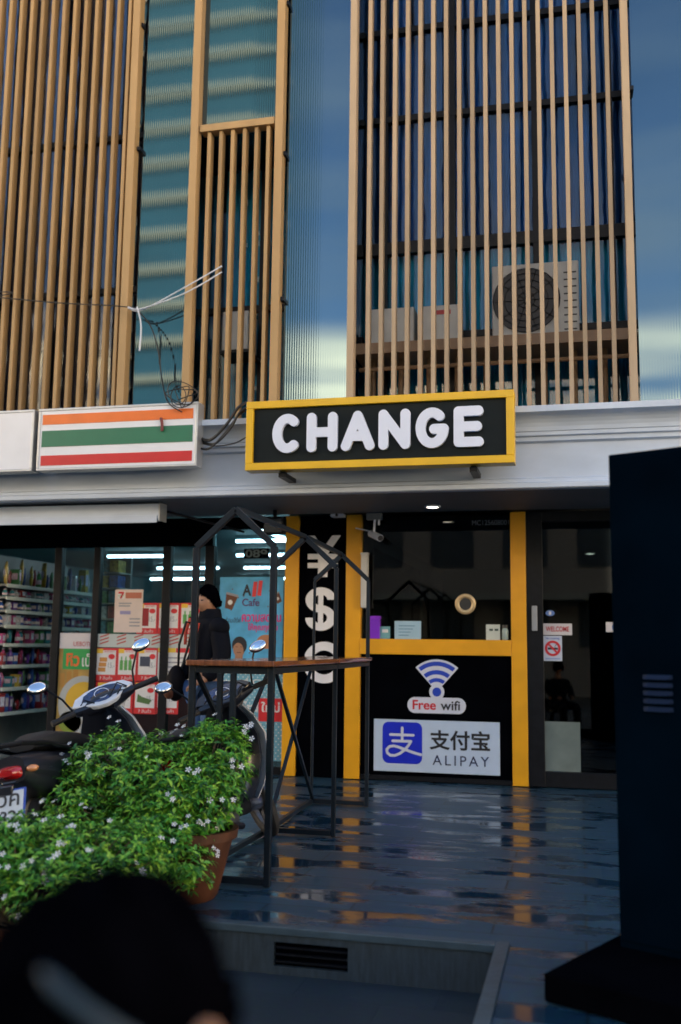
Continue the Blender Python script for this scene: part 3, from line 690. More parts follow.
# food poster in the second bay
r4 = rect(YP, 54+4, 633, 91.5, 735); o = poster('food_poster', 'tall food poster with a green band and a yellow dish', r4, solid('food_yellow', (.42, .26, .06), .4, var=.4, vscale=4))
patch('top_band', solid('band_pinkwhite', (.66, .62, .64)), o, sub(r4, 0, 1, .845, 1), YP); patch('green_band', M_pg, o, sub(r4, .12, 1, .64, .844), YP, 1)
text('wording', 'หิว', sub(r4, .22, .62, .67, .80), YP-.0056, solid('orange_ink', (.75, .16, .03)), o, t=.003, bold=.03)
text('wording', 'เป๊', sub(r4, .70, .96, .67, .80), YP-.0056, M_pw, o, t=.003, bold=.01)
text('wording', 'UEBOTU', sub(r4, .42, .97, .87, .915), YP-.0056, solid('red_ink', (.5, .06, .06)), o, t=.002)
cx, cz = r4[0]+(r4[1]-r4[0])*.75, r4[2]+(r4[3]-r4[2])*.30
sdf('plate_picture', lambda X, Z: np.maximum(np.hypot((X-cx)/.27, (Z-cz)/.29)-1, X-r4[1]), (cx-.3, cx+.3, cz-.31, cz+.31), 60, YP-.0056, .0015, solid('plate_grey', (.45, .47, .46)), o)
sdf('egg_picture', lambda X, Z: np.maximum(np.maximum(np.hypot((X-cx-.02)/.21, (Z-cz-.03)/.2)-1, X-r4[1]), -(Z-cz+.03)), (cx-.3, cx+.3, cz-.31, cz+.31), 60, YP-.0072, .0015, solid('egg_yellow', (.70, .42, .03)), o)
for k in range(3): patch('crust_picture', solid('crust_brown', (.45, .22, .04)), o, sub(r4, .05+.2*k, .2+.2*k, .46+.02*k, .60+.02*k), YP)
sdf('fruit_picture', lambda X, Z: np.hypot((X-r4[0]-.16)/.13, (Z-r4[2]-.13)/.11)-1, (r4[0]+.01, r4[0]+.31, r4[2], r4[2]+.26), 30, YP-.0056, .0015, solid('fruit_green', (.22, .30, .03)), o)

# blue cafe poster
r4 = rect(YP, 219, 577, 283, 672); o = poster('cafe_poster', 'large sky blue cafe poster behind the steel frame', r4, M_pb, Y=YP)
text('wording', 'A', sub(r4, .36, .50, .80, .92), YP-.004, M_pk, o, t=.003, bold=.03)
MB().prism([(r4[0]+.345, r4[2]+.79*(r4[3]-r4[2])), (r4[0]+.385, r4[2]+.79*(r4[3]-r4[2])), (r4[0]+.40, r4[2]+.95*(r4[3]-r4[2])), (r4[0]+.36, r4[2]+.95*(r4[3]-r4[2]))], YP-.008, YP-.0045).prism([(r4[0]+.40, r4[2]+.80*(r4[3]-r4[2])), (r4[0]+.44, r4[2]+.80*(r4[3]-r4[2])), (r4[0]+.455, r4[2]+.96*(r4[3]-r4[2])), (r4[0]+.415, r4[2]+.96*(r4[3]-r4[2]))], YP-.008, YP-.0045).build('wording', solid('poster_scarlet', (.72, .05, .05)), o)
text('wording', 'Cafe', sub(r4, .36, .63, .69, .77), YP-.004, solid('cafe_purple', (.10, .03, .14)), o, t=.003, bold=.015)
text('wording', 'พร้อมเสิร์ฟ', sub(r4, .07, .34, .515, .575), YP-.004, M_pk, o, t=.002)
text('wording', 'ความสดชื่น', sub(r4, .36, .97, .525, .64), YP-.004, M_pm, o, t=.003, bold=.02)
text('wording', 'ให้คุณทุกวัน', sub(r4, .46, .92, .415, .51), YP-.004, M_pm, o, t=.003, bold=.02)
def cup(cx, cz, s, ang, par):
    xf = Matrix.Translation((cx, 0, cz)) @ Matrix.Rotation(ang, 4, 'Y')
    MB(xf).prism([(-.035*s, -.06*s), (.035*s, -.06*s), (.055*s, .06*s), (-.055*s, .06*s)], YP-.0057, YP-.0042).build('cup_picture', M_brown, par)
    MB(xf).prism([(-.06*s, .0601*s), (.06*s, .0601*s), (.055*s, .08*s), (-.055*s, .08*s)], YP-.0057, YP-.0042).build('lid_picture', M_grey, par)
    MB(xf).lathe([(.022*s, 0), (.022*s, .0015)], (0, YP-.0074, 0), n=14, axis='y').build('cup_mark', M_pw, par)
cup(r4[0]+.115, r4[2]+(r4[3]-r4[2])*.73, 1.15, .25, o); cup(r4[1]-.06, r4[2]+(r4[3]-r4[2])*.77, .75, -.5, o)
fx, fz = r4[0]+(r4[1]-r4[0])*.33, r4[2]+(r4[3]-r4[2])*.245
E_ = lambda a, b, c, d: (lambda X, Z: np.hypot((X-a)/c, (Z-b)/d)-1)
bb = (fx-.15, fx+.15, fz-.2, fz+.2)
sdf('neck_picture', rrect(fx-.04, fx+.04, fz-.16, fz-.05, .015), bb, 60, YP-.0042, .001, M_skin, o)
sdf('face_picture', E_(fx, fz, .062, .088), bb, 60, YP-.0053, .001, M_skin, o)
sdf('hair_picture', lambda X, Z: np.maximum(np.hypot((X-fx-.003)/.078, (Z-fz-.03)/.088)-1, -(np.hypot((X-fx+.01)/.058, (Z-fz+.03)/.085)-1)), bb, 60, YP-.0064, .001, M_pk, o)
g = MB().box(fx-.038, fx-.012, YP-.0066, YP-.0055, fz+.012, fz+.018).box(fx+.012, fx+.036, YP-.0066, YP-.0055, fz+.012, fz+.018).box(fx-.022, fx+.020, YP-.0066, YP-.0055, fz-.046, fz-.038); g.build('features_picture', solid('face_ink', (.12, .04, .03)), o)
sdf('bun_picture', E_(r4[1]-.17, r4[2]+.30, .10, .07), (r4[1]-.3, r4[1]-.03, r4[2]+.2, r4[2]+.4), 40, YP-.0042, .001, solid('bun_brown', (.45, .20, .10)), o)
sdf('seal_picture', E_(r4[0]+.055, r4[2]+.09, .035, .04), (r4[0]+.01, r4[0]+.1, r4[2]+.03, r4[2]+.15), 30, YP-.0042, .001, M_pm, o)
g = MB()
for k in range(14): a, b = random.uniform(.06, .94), random.uniform(.05, .95); g.lathe([(.007, 0), (.007, .001)], (r4[0]+(r4[1]-r4[0])*a, YP-.0052, r4[2]+(r4[3]-r4[2])*b), n=8, axis='y')
g.build('bean_picture', M_brown, o)
r4 = rect(YP, 219, 674, 283, 760); o = poster('patterned_poster', 'blue and white dotted poster below the cafe poster', r4, solid('dotted_blue', (.16, .40, .52), .4))
g = MB()
for i in range(26):
    for j in range(30):
        if (i+j) % 2: g.lathe([(.007, 0), (.007, .001)], (r4[0]+.015+i*(r4[1]-r4[0]-.03)/25, YP-.0052, r4[2]+.02+j*.028), n=6, axis='y')
g.build('dots', M_pw, o)
text('wording', 'gms สู่ Cafe', sub(r4, .0, .85, .86, .95), YP-.0056, M_pw, o, t=.002, bold=.02)
text('wording', 'ดีไซน์', sub(r4, .30, .62, .56, .68), YP-.0056, M_pw, o, t=.002, bold=.02); patch('red_patch', M_pr, o, sub(r4, .62, 1, .45, .72), YP); text('wording', 'ใหม่', sub(r4, .66, .95, .56, .68), YP-.0056, M_pw, o, t=.002, bold=.02)
# number on the glass
r4 = rect(YP, 244, 548.5, 269, 558.5); o = poster('number_plate', 'dark number label reading 089 on the store glass', r4, M_black, cat='sign'); text('wording', '089', sub(r4, .06, .94, .1, .9), YP-.004, solid('plate_ink', (.12, .16, .17)), o, t=.002, bold=.02)
r4 = rect(YP, 247, 565, 271, 571); text('wording', 'สุขุมวิทเซ็นเตอร์', r4, YP-.006, M_lett, o, t=.002, bold=.01)

# ================================================================== MONEY EXCHANGE BOOTH
ex = thing('exchange_booth', 'money exchange booth with amber posts, dark window and black panels', 'shop', (-1, 9.5, 0))
YE = 9.44
def er(x0, y0, x1, y1, Y=YE): return rect(Y, x0, y0, x1, y1)
zc = SOF-.003
cols_px = [(284, 297.5), (345.5, 360.5), (511.5, 527)]
cx_ = []
for a, b in cols_px:
    X0, X1 = onY(a, 650, YE).x, onY(b, 650, YE).x; cx_.append((X0, X1)); box('post', M_yellow, ex, X0, X1, YE-.02, YE+.12, .006, zc, bevel=.003)
box('panel', M_black, ex, cx_[0][1]+.001, cx_[1][0]-.001, YE+.01, YE+.10, .006, zc)
bz1, bz0 = onY(440, 639.5, YE).z, onY(440, 655, YE).z
box('sill', M_yellow, ex, cx_[1][1]+.001, cx_[2][0]-.001, YE-.03, YE+.12, bz0, bz1, bevel=.003)
box('panel', M_black, ex, cx_[1][1]+.001, cx_[2][0]-.001, YE+.02, YE+.10, .05, bz0-.001); box('kick_plate', M_blackm, ex, cx_[1][1]+.001, cx_[2][0]-.001, YE+.012, YE+.10, .006, .049)
box('glass_pane', G_dark, ex, cx_[1][1]+.001, cx_[2][0]-.001, YE+.05, YE+.06, bz1, zc)
# interior of the booth
box('interior_wall', M_dark, ex, cx_[1][0], 3.0, 16.5, 16.6, .006, 2.54); box('interior_wall', M_dark, ex, cx_[0][1]+.05, cx_[0][1]+.1, YE+.13, 16.5, .006, 2.54); box('interior_wall', M_dark, ex, 3.0, 3.1, YE+.13, 16.6, .006, 2.54)
box('floor', M_dark, ex, cx_[0][1], 3.0, YE+.13, 16.5, .004, .010); box('counter', M_dark, ex, cx_[1][1]+.02, cx_[2][0]-.02, YE+.14, YE+.55, bz0, bz1-.01)
box('curtain', M_blackm, ex, cx_[1][1]+.005, cx_[1][1]+.10, YE+.10, YE+.12, bz1+.001, zc)
sd = solid('stool_grey', (.10, .11, .10)); 
# talk-through ring
p = onY(465.5, 604, YE+.05); rg = thing('speak_ring', 'round pale brass speaking ring in the exchange window', 'ring', p)
MB().torus((p.x, YE+.043, p.z), .078, .022, n=36, m=10, axis='y', sx=.6).build('ring', mat('pale_brass', (.62, .46, .26), .3, metal=.5), rg, smooth=True)
MB().lathe([(.057, 0), (.057, .002), (.002, .002)], (p.x, YE+.040, p.z), n=24, axis='y').build('mesh_disc', M_acd, rg)
# shop door
dx0, dx1 = cx_[2][1]+.002, .62
dr = thing('shop_door', 'black framed glass door of the exchange booth', 'door', ((dx0+dx1)/2, YE, 0))
gx0 = onY(543.5, 650, YE).x; gz0, gz1 = onY(580, 773, YE).z, onY(580, 521, YE).z
g = MB(); g.box(dx0, gx0, YE, YE+.08, .008, zc); g.box(dx1-.1, dx1, YE, YE+.08, .008, zc); g.box(gx0, dx1-.1, YE, YE+.08, .008, gz0); g.box(gx0, dx1-.1, YE, YE+.08, gz1, zc)
g.build('frame', M_blackm, dr, bevel=.003)
box('glass_pane', G_dark, dr, gx0, dx1-.1, YE+.035, YE+.045, gz0, gz1)
h4 = er(532, 606, 537.5, 631); box('handle', solid('handle_grey', (.30, .33, .38), .3), dr, h4[0], h4[1], YE-.05, YE-.03, h4[2], h4[3], bevel=.006)
MB().box(h4[0]+.01, h4[1]-.01, YE-.031, YE-.0005, h4[2]+.03, h4[2]+.05).box(h4[0]+.01, h4[1]-.01, YE-.031, YE-.0005, h4[3]-.05, h4[3]-.03).build('handle_mount', M_blackm, dr)
l4 = er(545, 722, 580.5, 772); box('frosted_sheet', mat('frosted_grey', (.16, .20, .19), .12), dr, l4[0], l4[1], YE+.028, YE+.033, l4[2], l4[3])
box('wall', M_black, ex, dx1+.001, 3.1, YE, YE+.12, .006, zc)

YD = YE+.033
s4 = er(545.5, 610, 554.5, 616); o = thing('oval_sticker', 'small oval white and blue sticker on the door glass', 'sticker', ((s4[0]+s4[1])/2, YD, s4[2]))
sdf('sheet', E_((s4[0]+s4[1])/2, (s4[2]+s4[3])/2, (s4[1]-s4[0])/2, (s4[3]-s4[2])/2), (s4[0]-.01, s4[1]+.01, s4[2]-.01, s4[3]+.01), 30, YD, .002, solid('sticker_blue', (.12, .22, .55)), o); box('label', M_pw, o, s4[0]+.03, s4[1]-.03, YD-.004, YD-.0021, s4[2]+.012, s4[3]-.012)
s4 = er(542.8, 623.5, 572, 635); o = poster('welcome_sticker', 'white WELCOME sticker on the door glass', s4, solid('sticker_white', (.60, .58, .62)), 'sticker', Y=YD, t=.002); text('wording', 'WELCOME', sub(s4, .1, .9, .3, .75), YD-.002, solid('welcome_red', (.45, .02, .03)), o, t=.002, bold=.02)
s4 = er(543.3, 635.8, 562, 661); o = poster('no_smoking_sign', 'white and blue no smoking sign below the welcome sticker', s4, solid('sign_blue_white', (.52, .58, .72)), 'sign', Y=YD, t=.002)
cx, cz = (s4[0]+s4[1])/2, (s4[2]+s4[3])/2; rr2 = (s4[1]-s4[0])*.36
text('wording', 'No smoking', sub(s4, .14, .86, .84, .94), YD-.002, solid('sign_blue', (.04, .10, .45)), o, t=.002, bold=.01)
g = MB().box(cx-rr2*.75, cx+rr2*.5, YD-.0035, YD-.0021, cz-.012, cz+.008).box(cx+rr2*.52, cx+rr2*.75, YD-.0035, YD-.0021, cz-.012, cz+.008).tube([(cx+rr2*.3, YD-.003, cz+.012), (cx+rr2*.45, YD-.003, cz+.03), (cx+rr2*.65, YD-.003, cz+.04)], .003, n=5); g.build('cigarette', M_pk, o)
sdf('prohibition_ring', lambda X, Z: np.minimum(np.abs(np.hypot(X-cx, Z-cz)-rr2)-.011, np.maximum(seg_d(X, Z, (cx-rr2*.7, cz+rr2*.7), (cx+rr2*.7, cz-rr2*.7))-.009, np.hypot(X-cx, Z-cz)-rr2)), (cx-.1, cx+.1, cz-.1, cz+.1), 60, YD-.0038, .001, solid('ban_red', (.55, .02, .03)), o)
patch('base_line', solid('sign_pale', (.28, .36, .6)), o, sub(s4, .1, .9, .06, .12), YD+.002)
s4 = er(606, 622, 614, 632); o = poster('door_sticker', 'small white square sticker near the right of the door glass', s4, solid('sticker_white', (.60, .58, .62)), 'sticker', Y=YD, t=.002); sdf('mark', E_(s4[0]+.075, (s4[2]+s4[3])/2, .02, .03), (s4[0], s4[1]+.05, s4[2], s4[3]), 30, YD-.0021, .001, solid('sticker_blue', (.12, .22, .55)), o)

# currency symbols: white cut vinyl on the black panel
YC = YE+.0095
cs = thing('currency_sign', 'white yen, dollar and euro symbols on the black column', 'sign', ((cx_[0][1]+cx_[1][0])/2, YC, 1))
M_sym = solid('symbol_white', (.80, .80, .84), .4)
q = er(305.5, 535.5, 340.5, 577)
def poly_sdf(name, polys, b, n=80):
    def fn(X, Z):
        d = np.full(X.shape, 1e9)
        for pl in polys:
            e = np.full(X.shape, -1e9); m = len(pl)
            ccw = sum(pl[k][0]*pl[(k+1) % m][1]-pl[(k+1) % m][0]*pl[k][1] for k in range(m)) > 0
            for k in range(m):
                (ax, az), (bx, bz) = pl[k], pl[(k+1) % m]; L = math.hypot(bx-ax, bz-az); s = ((X-ax)*(bz-az)-(Z-az)*(bx-ax))/L
                e = np.maximum(e, s if ccw else -s)
            d = np.minimum(d, e)
        return d
    sdf(name, fn, b, n, YC, .004, M_sym, cs)
def U(q, pl): return [(q[0]+(q[1]-q[0])*x, q[2]+(q[3]-q[2])*z) for x, z in pl]
poly_sdf('yen_symbol', [U(q, p) for p in ([(0, 1), (.25, 1), (.62, .54), (.38, .54)], [(1, 1), (.75, 1), (.38, .54), (.62, .54)], [(.36, .0), (.63, .0), (.63, .62), (.36, .62)], [(.06, .43), (.92, .43), (.92, .56), (.06, .56)], [(.06, .22), (.92, .22), (.92, .34), (.06, .34)])], (q[0]-.02, q[1]+.02, q[2]-.02, q[3]+.02))
q = er(306.5, 588, 334.5, 630)
def dollar(X, Z):
    u = (X-q[0])/(q[1]-q[0]); v = (Z-q[2])/(q[3]-q[2]); s = q[1]-q[0]; x = u; z = v*(q[3]-q[2])/s
    H_ = (q[3]-q[2])/s; r_ = H_*.215; w = .125
    cz1, cz0 = H_*.5+r_, H_*.5-r_
    def ring(cz): return np.abs(np.hypot((x-.5)*.80, z-cz)-r_)-w
    top_ = np.maximum(ring(cz1), np.minimum(x-.5, cz1+.05-z)*1); bot_ = np.maximum(ring(cz0), np.minimum(.5-x, z-cz0+.05))
    top_ = np.maximum(ring(cz1), -(np.maximum(-(x-.5), -(z-cz1)) * 1.0) * 0 + np.where((x > .5) & (z < cz1), .1, -1)); bot_ = np.maximum(ring(cz0), np.where((x < .5) & (z > cz0), .1, -1))
    bar = np.maximum(np.abs(x-.5)-.09, np.abs(z-H_/2)-H_*.5)
    return np.minimum(np.minimum(top_, bot_), bar)*s
sdf('dollar_symbol', dollar, (q[0]-.02, q[1]+.02, q[2]-.02, q[3]+.02), 90, YC, .004, M_sym, cs)
q = er(306.5, 641, 334.5, 684)
def euro(X, Z):
    s = q[1]-q[0]; x = (X-q[0])/s; H_ = (q[3]-q[2])/s; z = (Z-q[2])/s
    ring = np.abs(np.hypot((x-.62)*.95, z-H_/2)-.56)-.15; ring = np.maximum(ring, x-.98)
    bars = np.minimum(np.maximum(np.abs(z-H_/2-.14)-.075, np.maximum(-x, x-.72)), np.maximum(np.abs(z-H_/2+.14)-.075, np.maximum(-x, x-.72)))
    return np.minimum(ring, bars)*s
sdf('euro_symbol', euro, (q[0]-.02, q[1]+.02, q[2]-.03, q[3]+.03), 90, YC, .004, M_sym, cs)

# wifi sticker
YW = YE+.0195
wx, wz = onY(436.8, 692, YW).x, onY(436.8, 692, YW).z; S = .0102
M_stw2 = solid('sticker_pale', (.62, .66, .78), .35); M_stb = solid('wifi_blue', (.02, .06, .50), .35)
wf = thing('wifi_sticker', 'blue and white Free wifi sticker with a signal fan', 'sticker', (wx, YW, wz))
def fan(r0, r1, half):
    def fn(X, Z):
        dx, dz = X-wx, Z-wz; rr_ = np.hypot(dx, dz); an = np.abs(np.arctan2(dx, dz))
        return np.maximum(np.maximum(r0-rr_, rr_-r1), (an-half)*rr_)
    return fn
bw = (wx-.26, wx+.26, wz-.1, wz+.34)
sdf('sheet', lambda X, Z: np.minimum(fan(0, .305, R(42))(X, Z), np.hypot(X-wx, Z-wz)-.072), bw, 130, YW, .002, M_stw2, wf)
for a, b in ((.245, .285), (.165, .205), (.095, .13)): sdf('signal_arc', fan(a, b, R(38)), bw, 130, YW-.0021, .0015, M_stb, wf)
sdf('signal_dot', E_(wx, wz, .042, .042), bw, 130, YW-.0021, .0015, M_stb, wf)
q = er(407.5, 697.5, 466, 713.5, YW); sdf('pill', rrect(q[0], q[1], q[2], q[3], (q[3]-q[2])*.49), (q[0]-.01, q[1]+.01, q[2]-.01, q[3]+.01), 90, YW-.003, .002, M_stw2, wf)
text('wording', 'Free', sub(q, .09, .49, .22, .82), YW-.005, solid('free_red', (.55, .01, .02)), wf, t=.002, bold=.02)
text('wording', 'wifi', sub(q, .57, .90, .22, .82), YW-.005, M_pk, wf, t=.002, bold=.015)
# payment board
q = er(374, 720.5, 500, 773, YW); pb = thing('payment_board', 'pale blue payment board with Chinese characters below the wifi sticker', 'sign', ((q[0]+q[1])/2, YW, q[2]))
box('board', mat('board_pale_blue', (.50, .62, .80), .3, var=.04), pb, q[0], q[1], YW-.012, YW, q[2], q[3], bevel=.002)
Yb = YW-.012; e = (q[0]+.085, q[0]+.085+.38, q[2]+.075, q[2]+.075+.385)
sdf('emblem_tile', rrect(*e, .06), (e[0]-.01, e[1]+.01, e[2]-.01, e[3]+.01), 60, Yb-.0002, .002, solid('emblem_blue', (.015, .03, .58), .3), pb)
lo = [[(.20, .69), (.78, .69)], [(.50, .86), (.50, .54)], [(.26, .54), (.72, .54)], [(.72, .54), (.66, .44), (.56, .33), (.44, .24), (.32, .19), (.20, .19), (.12, .25), (.11, .33), (.18, .40), (.29, .42), (.42, .39), (.60, .33), (.80, .27), (.97, .23)]]
st_fn = strokes(place(lo, e[0], e[2], e[1]-e[0], e[3]-e[2]), .0125); rf = rrect(*e, .06)
sdf('emblem_stroke', lambda X, Z: np.maximum(st_fn(X, Z), rf(X, Z)+.001), (e[0], e[1], e[2], e[3]), 110, Yb-.0023, .0015, M_stw2, pb)
text('wording', '支付宝', (e[1]+.07, q[1]-.09, q[2]+.215, q[3]-.085), Yb, M_pk, pb, t=.003, bold=.022)
text('wording', 'ALIPAY', (e[1]+.10, q[1]-.10, q[2]+.075, q[2]+.165), Yb, solid('ink_navy', (.03, .04, .10)), pb, t=.003, spacing=1.35)
# things on the exchange counter
def card(label, px, m, cat='card', mark=None, lean=0):
    c4 = er(*px, YE+.0); z0 = bz1+.001; t = thing('counter_card', label, cat, ((c4[0]+c4[1])/2, YE+.01, z0))
    box('sheet', m, t, c4[0], c4[1], YE+.005, YE+.009, z0, c4[3])
    MB().box(c4[0]+.02, c4[1]-.02, YE+.0095, YE+.035, z0, z0+.012).build('foot', M_blackm, t); return t, (c4[0], c4[1], z0, c4[3])
t, c4 = card('pale blue printed card standing on the amber sill', (394.5, 621, 421, 639.5), solid('card_blue', (.36, .55, .70)))
for k in range(4): box('text_line', solid('card_ink', (.15, .28, .42)), t, c4[0]+.04, c4[1]-.06-.02*k, YE+.003, YE+.0048, c4[3]-.05-.03*k, c4[3]-.042-.03*k)
t, c4 = card('small teal card beside the purple box on the sill', (380, 626.5, 390, 639.5), solid('card_teal', (.16, .38, .42)))
box('mark', M_pw, t, c4[0]+.02, c4[1]-.02, YE+.003, YE+.0048, c4[2]+.06, c4[2]+.09)
t, c4 = card('white card with dark green marks at right end of the sill', (486, 624.5, 500, 639.5), solid('card_white', (.55, .60, .56)))
for k in range(2): box('mark', solid('mark_dark', (.03, .06, .05)), t, c4[0]+.03+.05*k, c4[0]+.065+.05*k, YE+.003, YE+.0048, c4[3]-.06, c4[3]-.04)
c4 = er(370, 616, 380, 639.5, YE); t = thing('purple_box', 'bright purple box at the left end of the sill', 'box', ((c4[0]+c4[1])/2, YE+.01, bz1+.001))
box('body', solid('vivid_purple', (.20, .02, .60), .4), t, c4[0], c4[1], YE-.02, YE+.04, bz1+.001, c4[3]-.03, bevel=.004); box('lid', solid('vivid_purple_lid', (.25, .03, .66), .4), t, c4[0]-.004, c4[1]+.004, YE-.024, YE+.044, c4[3]-.029, c4[3], bevel=.004)
c4 = er(502, 624, 508, 639.5, YE); p = ((c4[0]+c4[1])/2, YE+.01, bz1+.001); t = thing('glass_jar', 'small glass jar with dark lid at the right end of the sill', 'jar', p)
MB().lathe([(.025, 0), (.03, .01), (.03, .09), (.022, .11)], p, n=16).build('jar', mat('jar_glass', (.3, .4, .4), .1), t, smooth=True); MB().lathe([(.026, .111), (.026, .14)], p, n=16).build('lid', M_pk, t)
# licence number on the window
r4 = er(472, 520, 509, 525, YE+.045); o = text('window_lettering', 'MC125608001', r4, YE+.049, solid('dim_letter', (.10, .13, .18)), None, t=.002); tag(o, 'dim licence number lettering at the top of the exchange window', 'lettering')

# light boxes and devices under the soffit
c4 = er(362, 555, 368.5, 608, YE-.04); t = thing('blade_sign', 'thin white upright light panel beside the exchange window', 'sign', (c4[0], YE-.1, c4[2]))
box('panel', solid('blade_white', (.55, .55, .55)), t, c4[0], c4[1], YE-.10, YE-.0305, c4[2], c4[3], bevel=.006); box('trim', M_alu, t, c4[0]-.004, c4[1]+.004, YE-.104, YE-.0305, c4[3]+.001, c4[3]+.018)
p = onY(376, 536, YE-.12); t = thing('security_camera', 'white bullet security camera in the corner above the exchange window', 'camera', (p.x, p.y, p.z))
d = Vector((.16, -.16, -.08)).normalized(); g = MB().tube([p-d*.10, p+d*.08], .034, n=14); g.build('body', M_lett, t, smooth=True)
MB().tube([p+d*.081, p+d*.086], .028, n=14).build('lens', M_pk, t); MB().tube([p-d*.04, (p.x-.01, p.y, zc-.0)], .012, n=8).build('bracket', M_lett, t)
MB().tube([p-d*.06+Vector((0, 0, .02)), p+Vector((-.10, .04, .06)), p+Vector((-.22, .08, .09))], .006, n=6).build('cable', M_lett, t)
c4 = er(331, 510, 344, 517, YE-.12); t = thing('sensor_box', 'small white sensor box under the soffit above the black column', 'sensor', (c4[0], YE-.1, c4[2])); box('body', M_lett, t, c4[0], c4[1], YE-.15, YE-.04, c4[2], zc-.001, bevel=.006); MB().lathe([(.015, 0), (.015, .003)], ((c4[0]+c4[1])/2, YE-.1535, (c4[2]+zc)/2), n=12, axis='y').build('eye', M_pk, t)
c4 = er(367, 513, 382, 520, YE-.10); t = thing('junction_box', 'small grey junction box under the soffit beside the security camera', 'box', (c4[0], YE-.1, c4[2])); box('body', M_soffit, t, c4[0], c4[1], YE-.14, YE-.06, c4[2], zc-.001, bevel=.004); MB().tube([(c4[1]-.03, YE-.1, c4[2]-.001), (c4[1]-.03, YE-.1, c4[2]-.05)], .01).build('gland', M_lett, t)
p = onY(275, 518, 9.0); t = thing('flood_lamp', 'black unlit flood lamp under the soffit above the store glass', 'lamp', p)
box('housing', M_blackm, t, p.x-.10, p.x+.10, 8.94, 9.06, p.z-.16, p.z+.0, bevel=.01); MB().beam((p.x, 9.0, p.z+.001), (p.x, 9.0, SOF-.002), .03).build('bracket', M_blackm, t); box('lens', mat('lamp_lens', (.04, .05, .06), .08), t, p.x-.085, p.x+.085, 8.936, 8.9395, p.z-.145, p.z-.015)
# recessed downlight, then a glowing disc added for a reflection in the door
M_dl = glow('lit_downlight', (1, .87, .66), 4.0)
for k, (px, py) in enumerate(((432.5, 506), (570, 504))):
    p = onZ(px, py, SOF); t = thing('downlight', ('round lit downlight in the soffit above the exchange window', 'round glowing disc added inside the booth in place of a door glass reflection')[k], 'light', p)
    if k: p = onZ(590, 553, SOF-.004); t.location = p
    MB().lathe([(.075, -.014), (.075, -.001), (.055, -.001), (.055, -.014)], p, n=24, caps=False).build('ring', M_lett, t)
    MB().lathe([(.054, -.008), (.054, -.003)], p, n=24).build('lens', M_dl, t)
# awning cassette above the store
a, b = onY(160, 503.5, 8.3), onY(160, 523, 8.3)
t = thing('awning_cassette', 'long white awning box under the left of the soffit', 'awning', (-6, 8.3, b.z))
box('cassette', M_white, t, -9.0, a.x, 8.28, 8.42, b.z+.03, a.z, bevel=.008); box('front_bar', M_white, t, -9.0, a.x-.01, 8.262, 8.279, b.z, b.z+.07, bevel=.004); box('end_cap', M_alu, t, a.x+.001, a.x+.012, 8.27, 8.43, b.z+.02, a.z+.005)
MB().tube([(a.x-.05, 8.43, a.z-.04), (a.x+.5, 9.2, 2.36)], .012).build('arm', M_blackm, t)
for hx in (a.x-.4, -8.5): MB().beam((hx, 8.35, a.z-.001), (hx, 8.35, SOF-.002), .05).build('hanger', M_blackm, t)

# ================================================================== CABLES
M_cable = mat('black_cable', (.012, .012, .013), .5); M_tie = mat('pale_cord', (.60, .64, .72), .5)
def cable(label, pts, r_, m=M_cable, sm=8, name='cable'):
    P = [Vector(p) for p in pts]; out = []
    for i in range(len(P)-1):
        p0, p1, p2, p3 = P[max(i-1, 0)], P[i], P[i+1], P[min(i+2, len(P)-1)]
        for k in range(sm):
            t = k/sm; out.append(.5*((2*p1)+(-p0+p2)*t+(2*p0-5*p1+4*p2-p3)*t*t+(-p0+3*p1-3*p2+p3)*t**3))
    out.append(P[-1]); o = MB().tube(out, r_, n=6).build(name, m, None, smooth=True); return tag(o, label, 'cable')
Q = lambda x, y, Y=8.12: tuple(onY(x, y, Y))
cable('thin black cable running across the left slats to the cord knot', [(-12, 8.1, Q(0, 297)[2]+.25), Q(-40, 293), Q(0, 297.5), Q(60, 303), Q(110, 305.5), Q(135, 308)], .006)
cable('black cable hanging from the cord knot to the striped sign', [Q(135, 308), Q(150, 325), Q(158, 350), Q(162, 380), Q(168, 402, 7.79), Q(182, 412, 7.78)], .006)
cable('pale upper cord stretched from the knot to the narrow screen', [Q(128, 308), Q(142, 310), Q(180, 290), Q(222, 266)], .007, M_tie)
cable('pale lower cord stretched from the knot to the narrow screen', [Q(128, 307, 8.1), Q(142, 308.5, 8.1), Q(185, 293, 8.1), Q(222, 272, 8.1)], .007, M_tie)
cable('loose pale cord end dangling under the knot', [Q(137, 307, 8.09), Q(141, 325, 8.09), Q(139.5, 351, 8.09)], .008, M_tie)
pts = []
for k in range(46):
    a = k*.62; pts.append(Q(182+17*math.cos(a)*(.6+.4*math.sin(k*.37)), 393+17*math.sin(a)*(.55+.35*math.cos(k*.53)), 7.79-.0015*k))
cable('tangled coil of thin black wire at the corner of the striped sign', pts, .0045, sm=5)
for k, (dx, dy, l) in enumerate(((0, 0, 'thickest outer'), (4, 4, 'middle'), (-2, 9, 'lowest'))):
    cable('%s black cable looping between the striped sign and CHANGE sign' % l, [Q(196+dx, 436+dy, 7.97), Q(210+dx, 440+dy, 7.85), Q(226+dx, 425+dy, 7.83), Q(238+dx*.5, 408+dy, 7.83), Q(247+dx, 402+dy, 7.88)], (.014, .011, .009)[k])
cable('thin wire sagging from the striped sign to the CHANGE sign', [Q(198, 442, 7.97), Q(215, 446, 7.88), Q(235, 443, 7.86), Q(248, 436, 7.87)], .006)
t = cable('small reddish plug hanging on the striped sign', [Q(161, 418, 7.79), Q(162, 424, 7.785), Q(162, 431, 7.785)], .014, solid('plug_red', (.16, .03, .03)), name='plug'); t['category'] = 'plug'

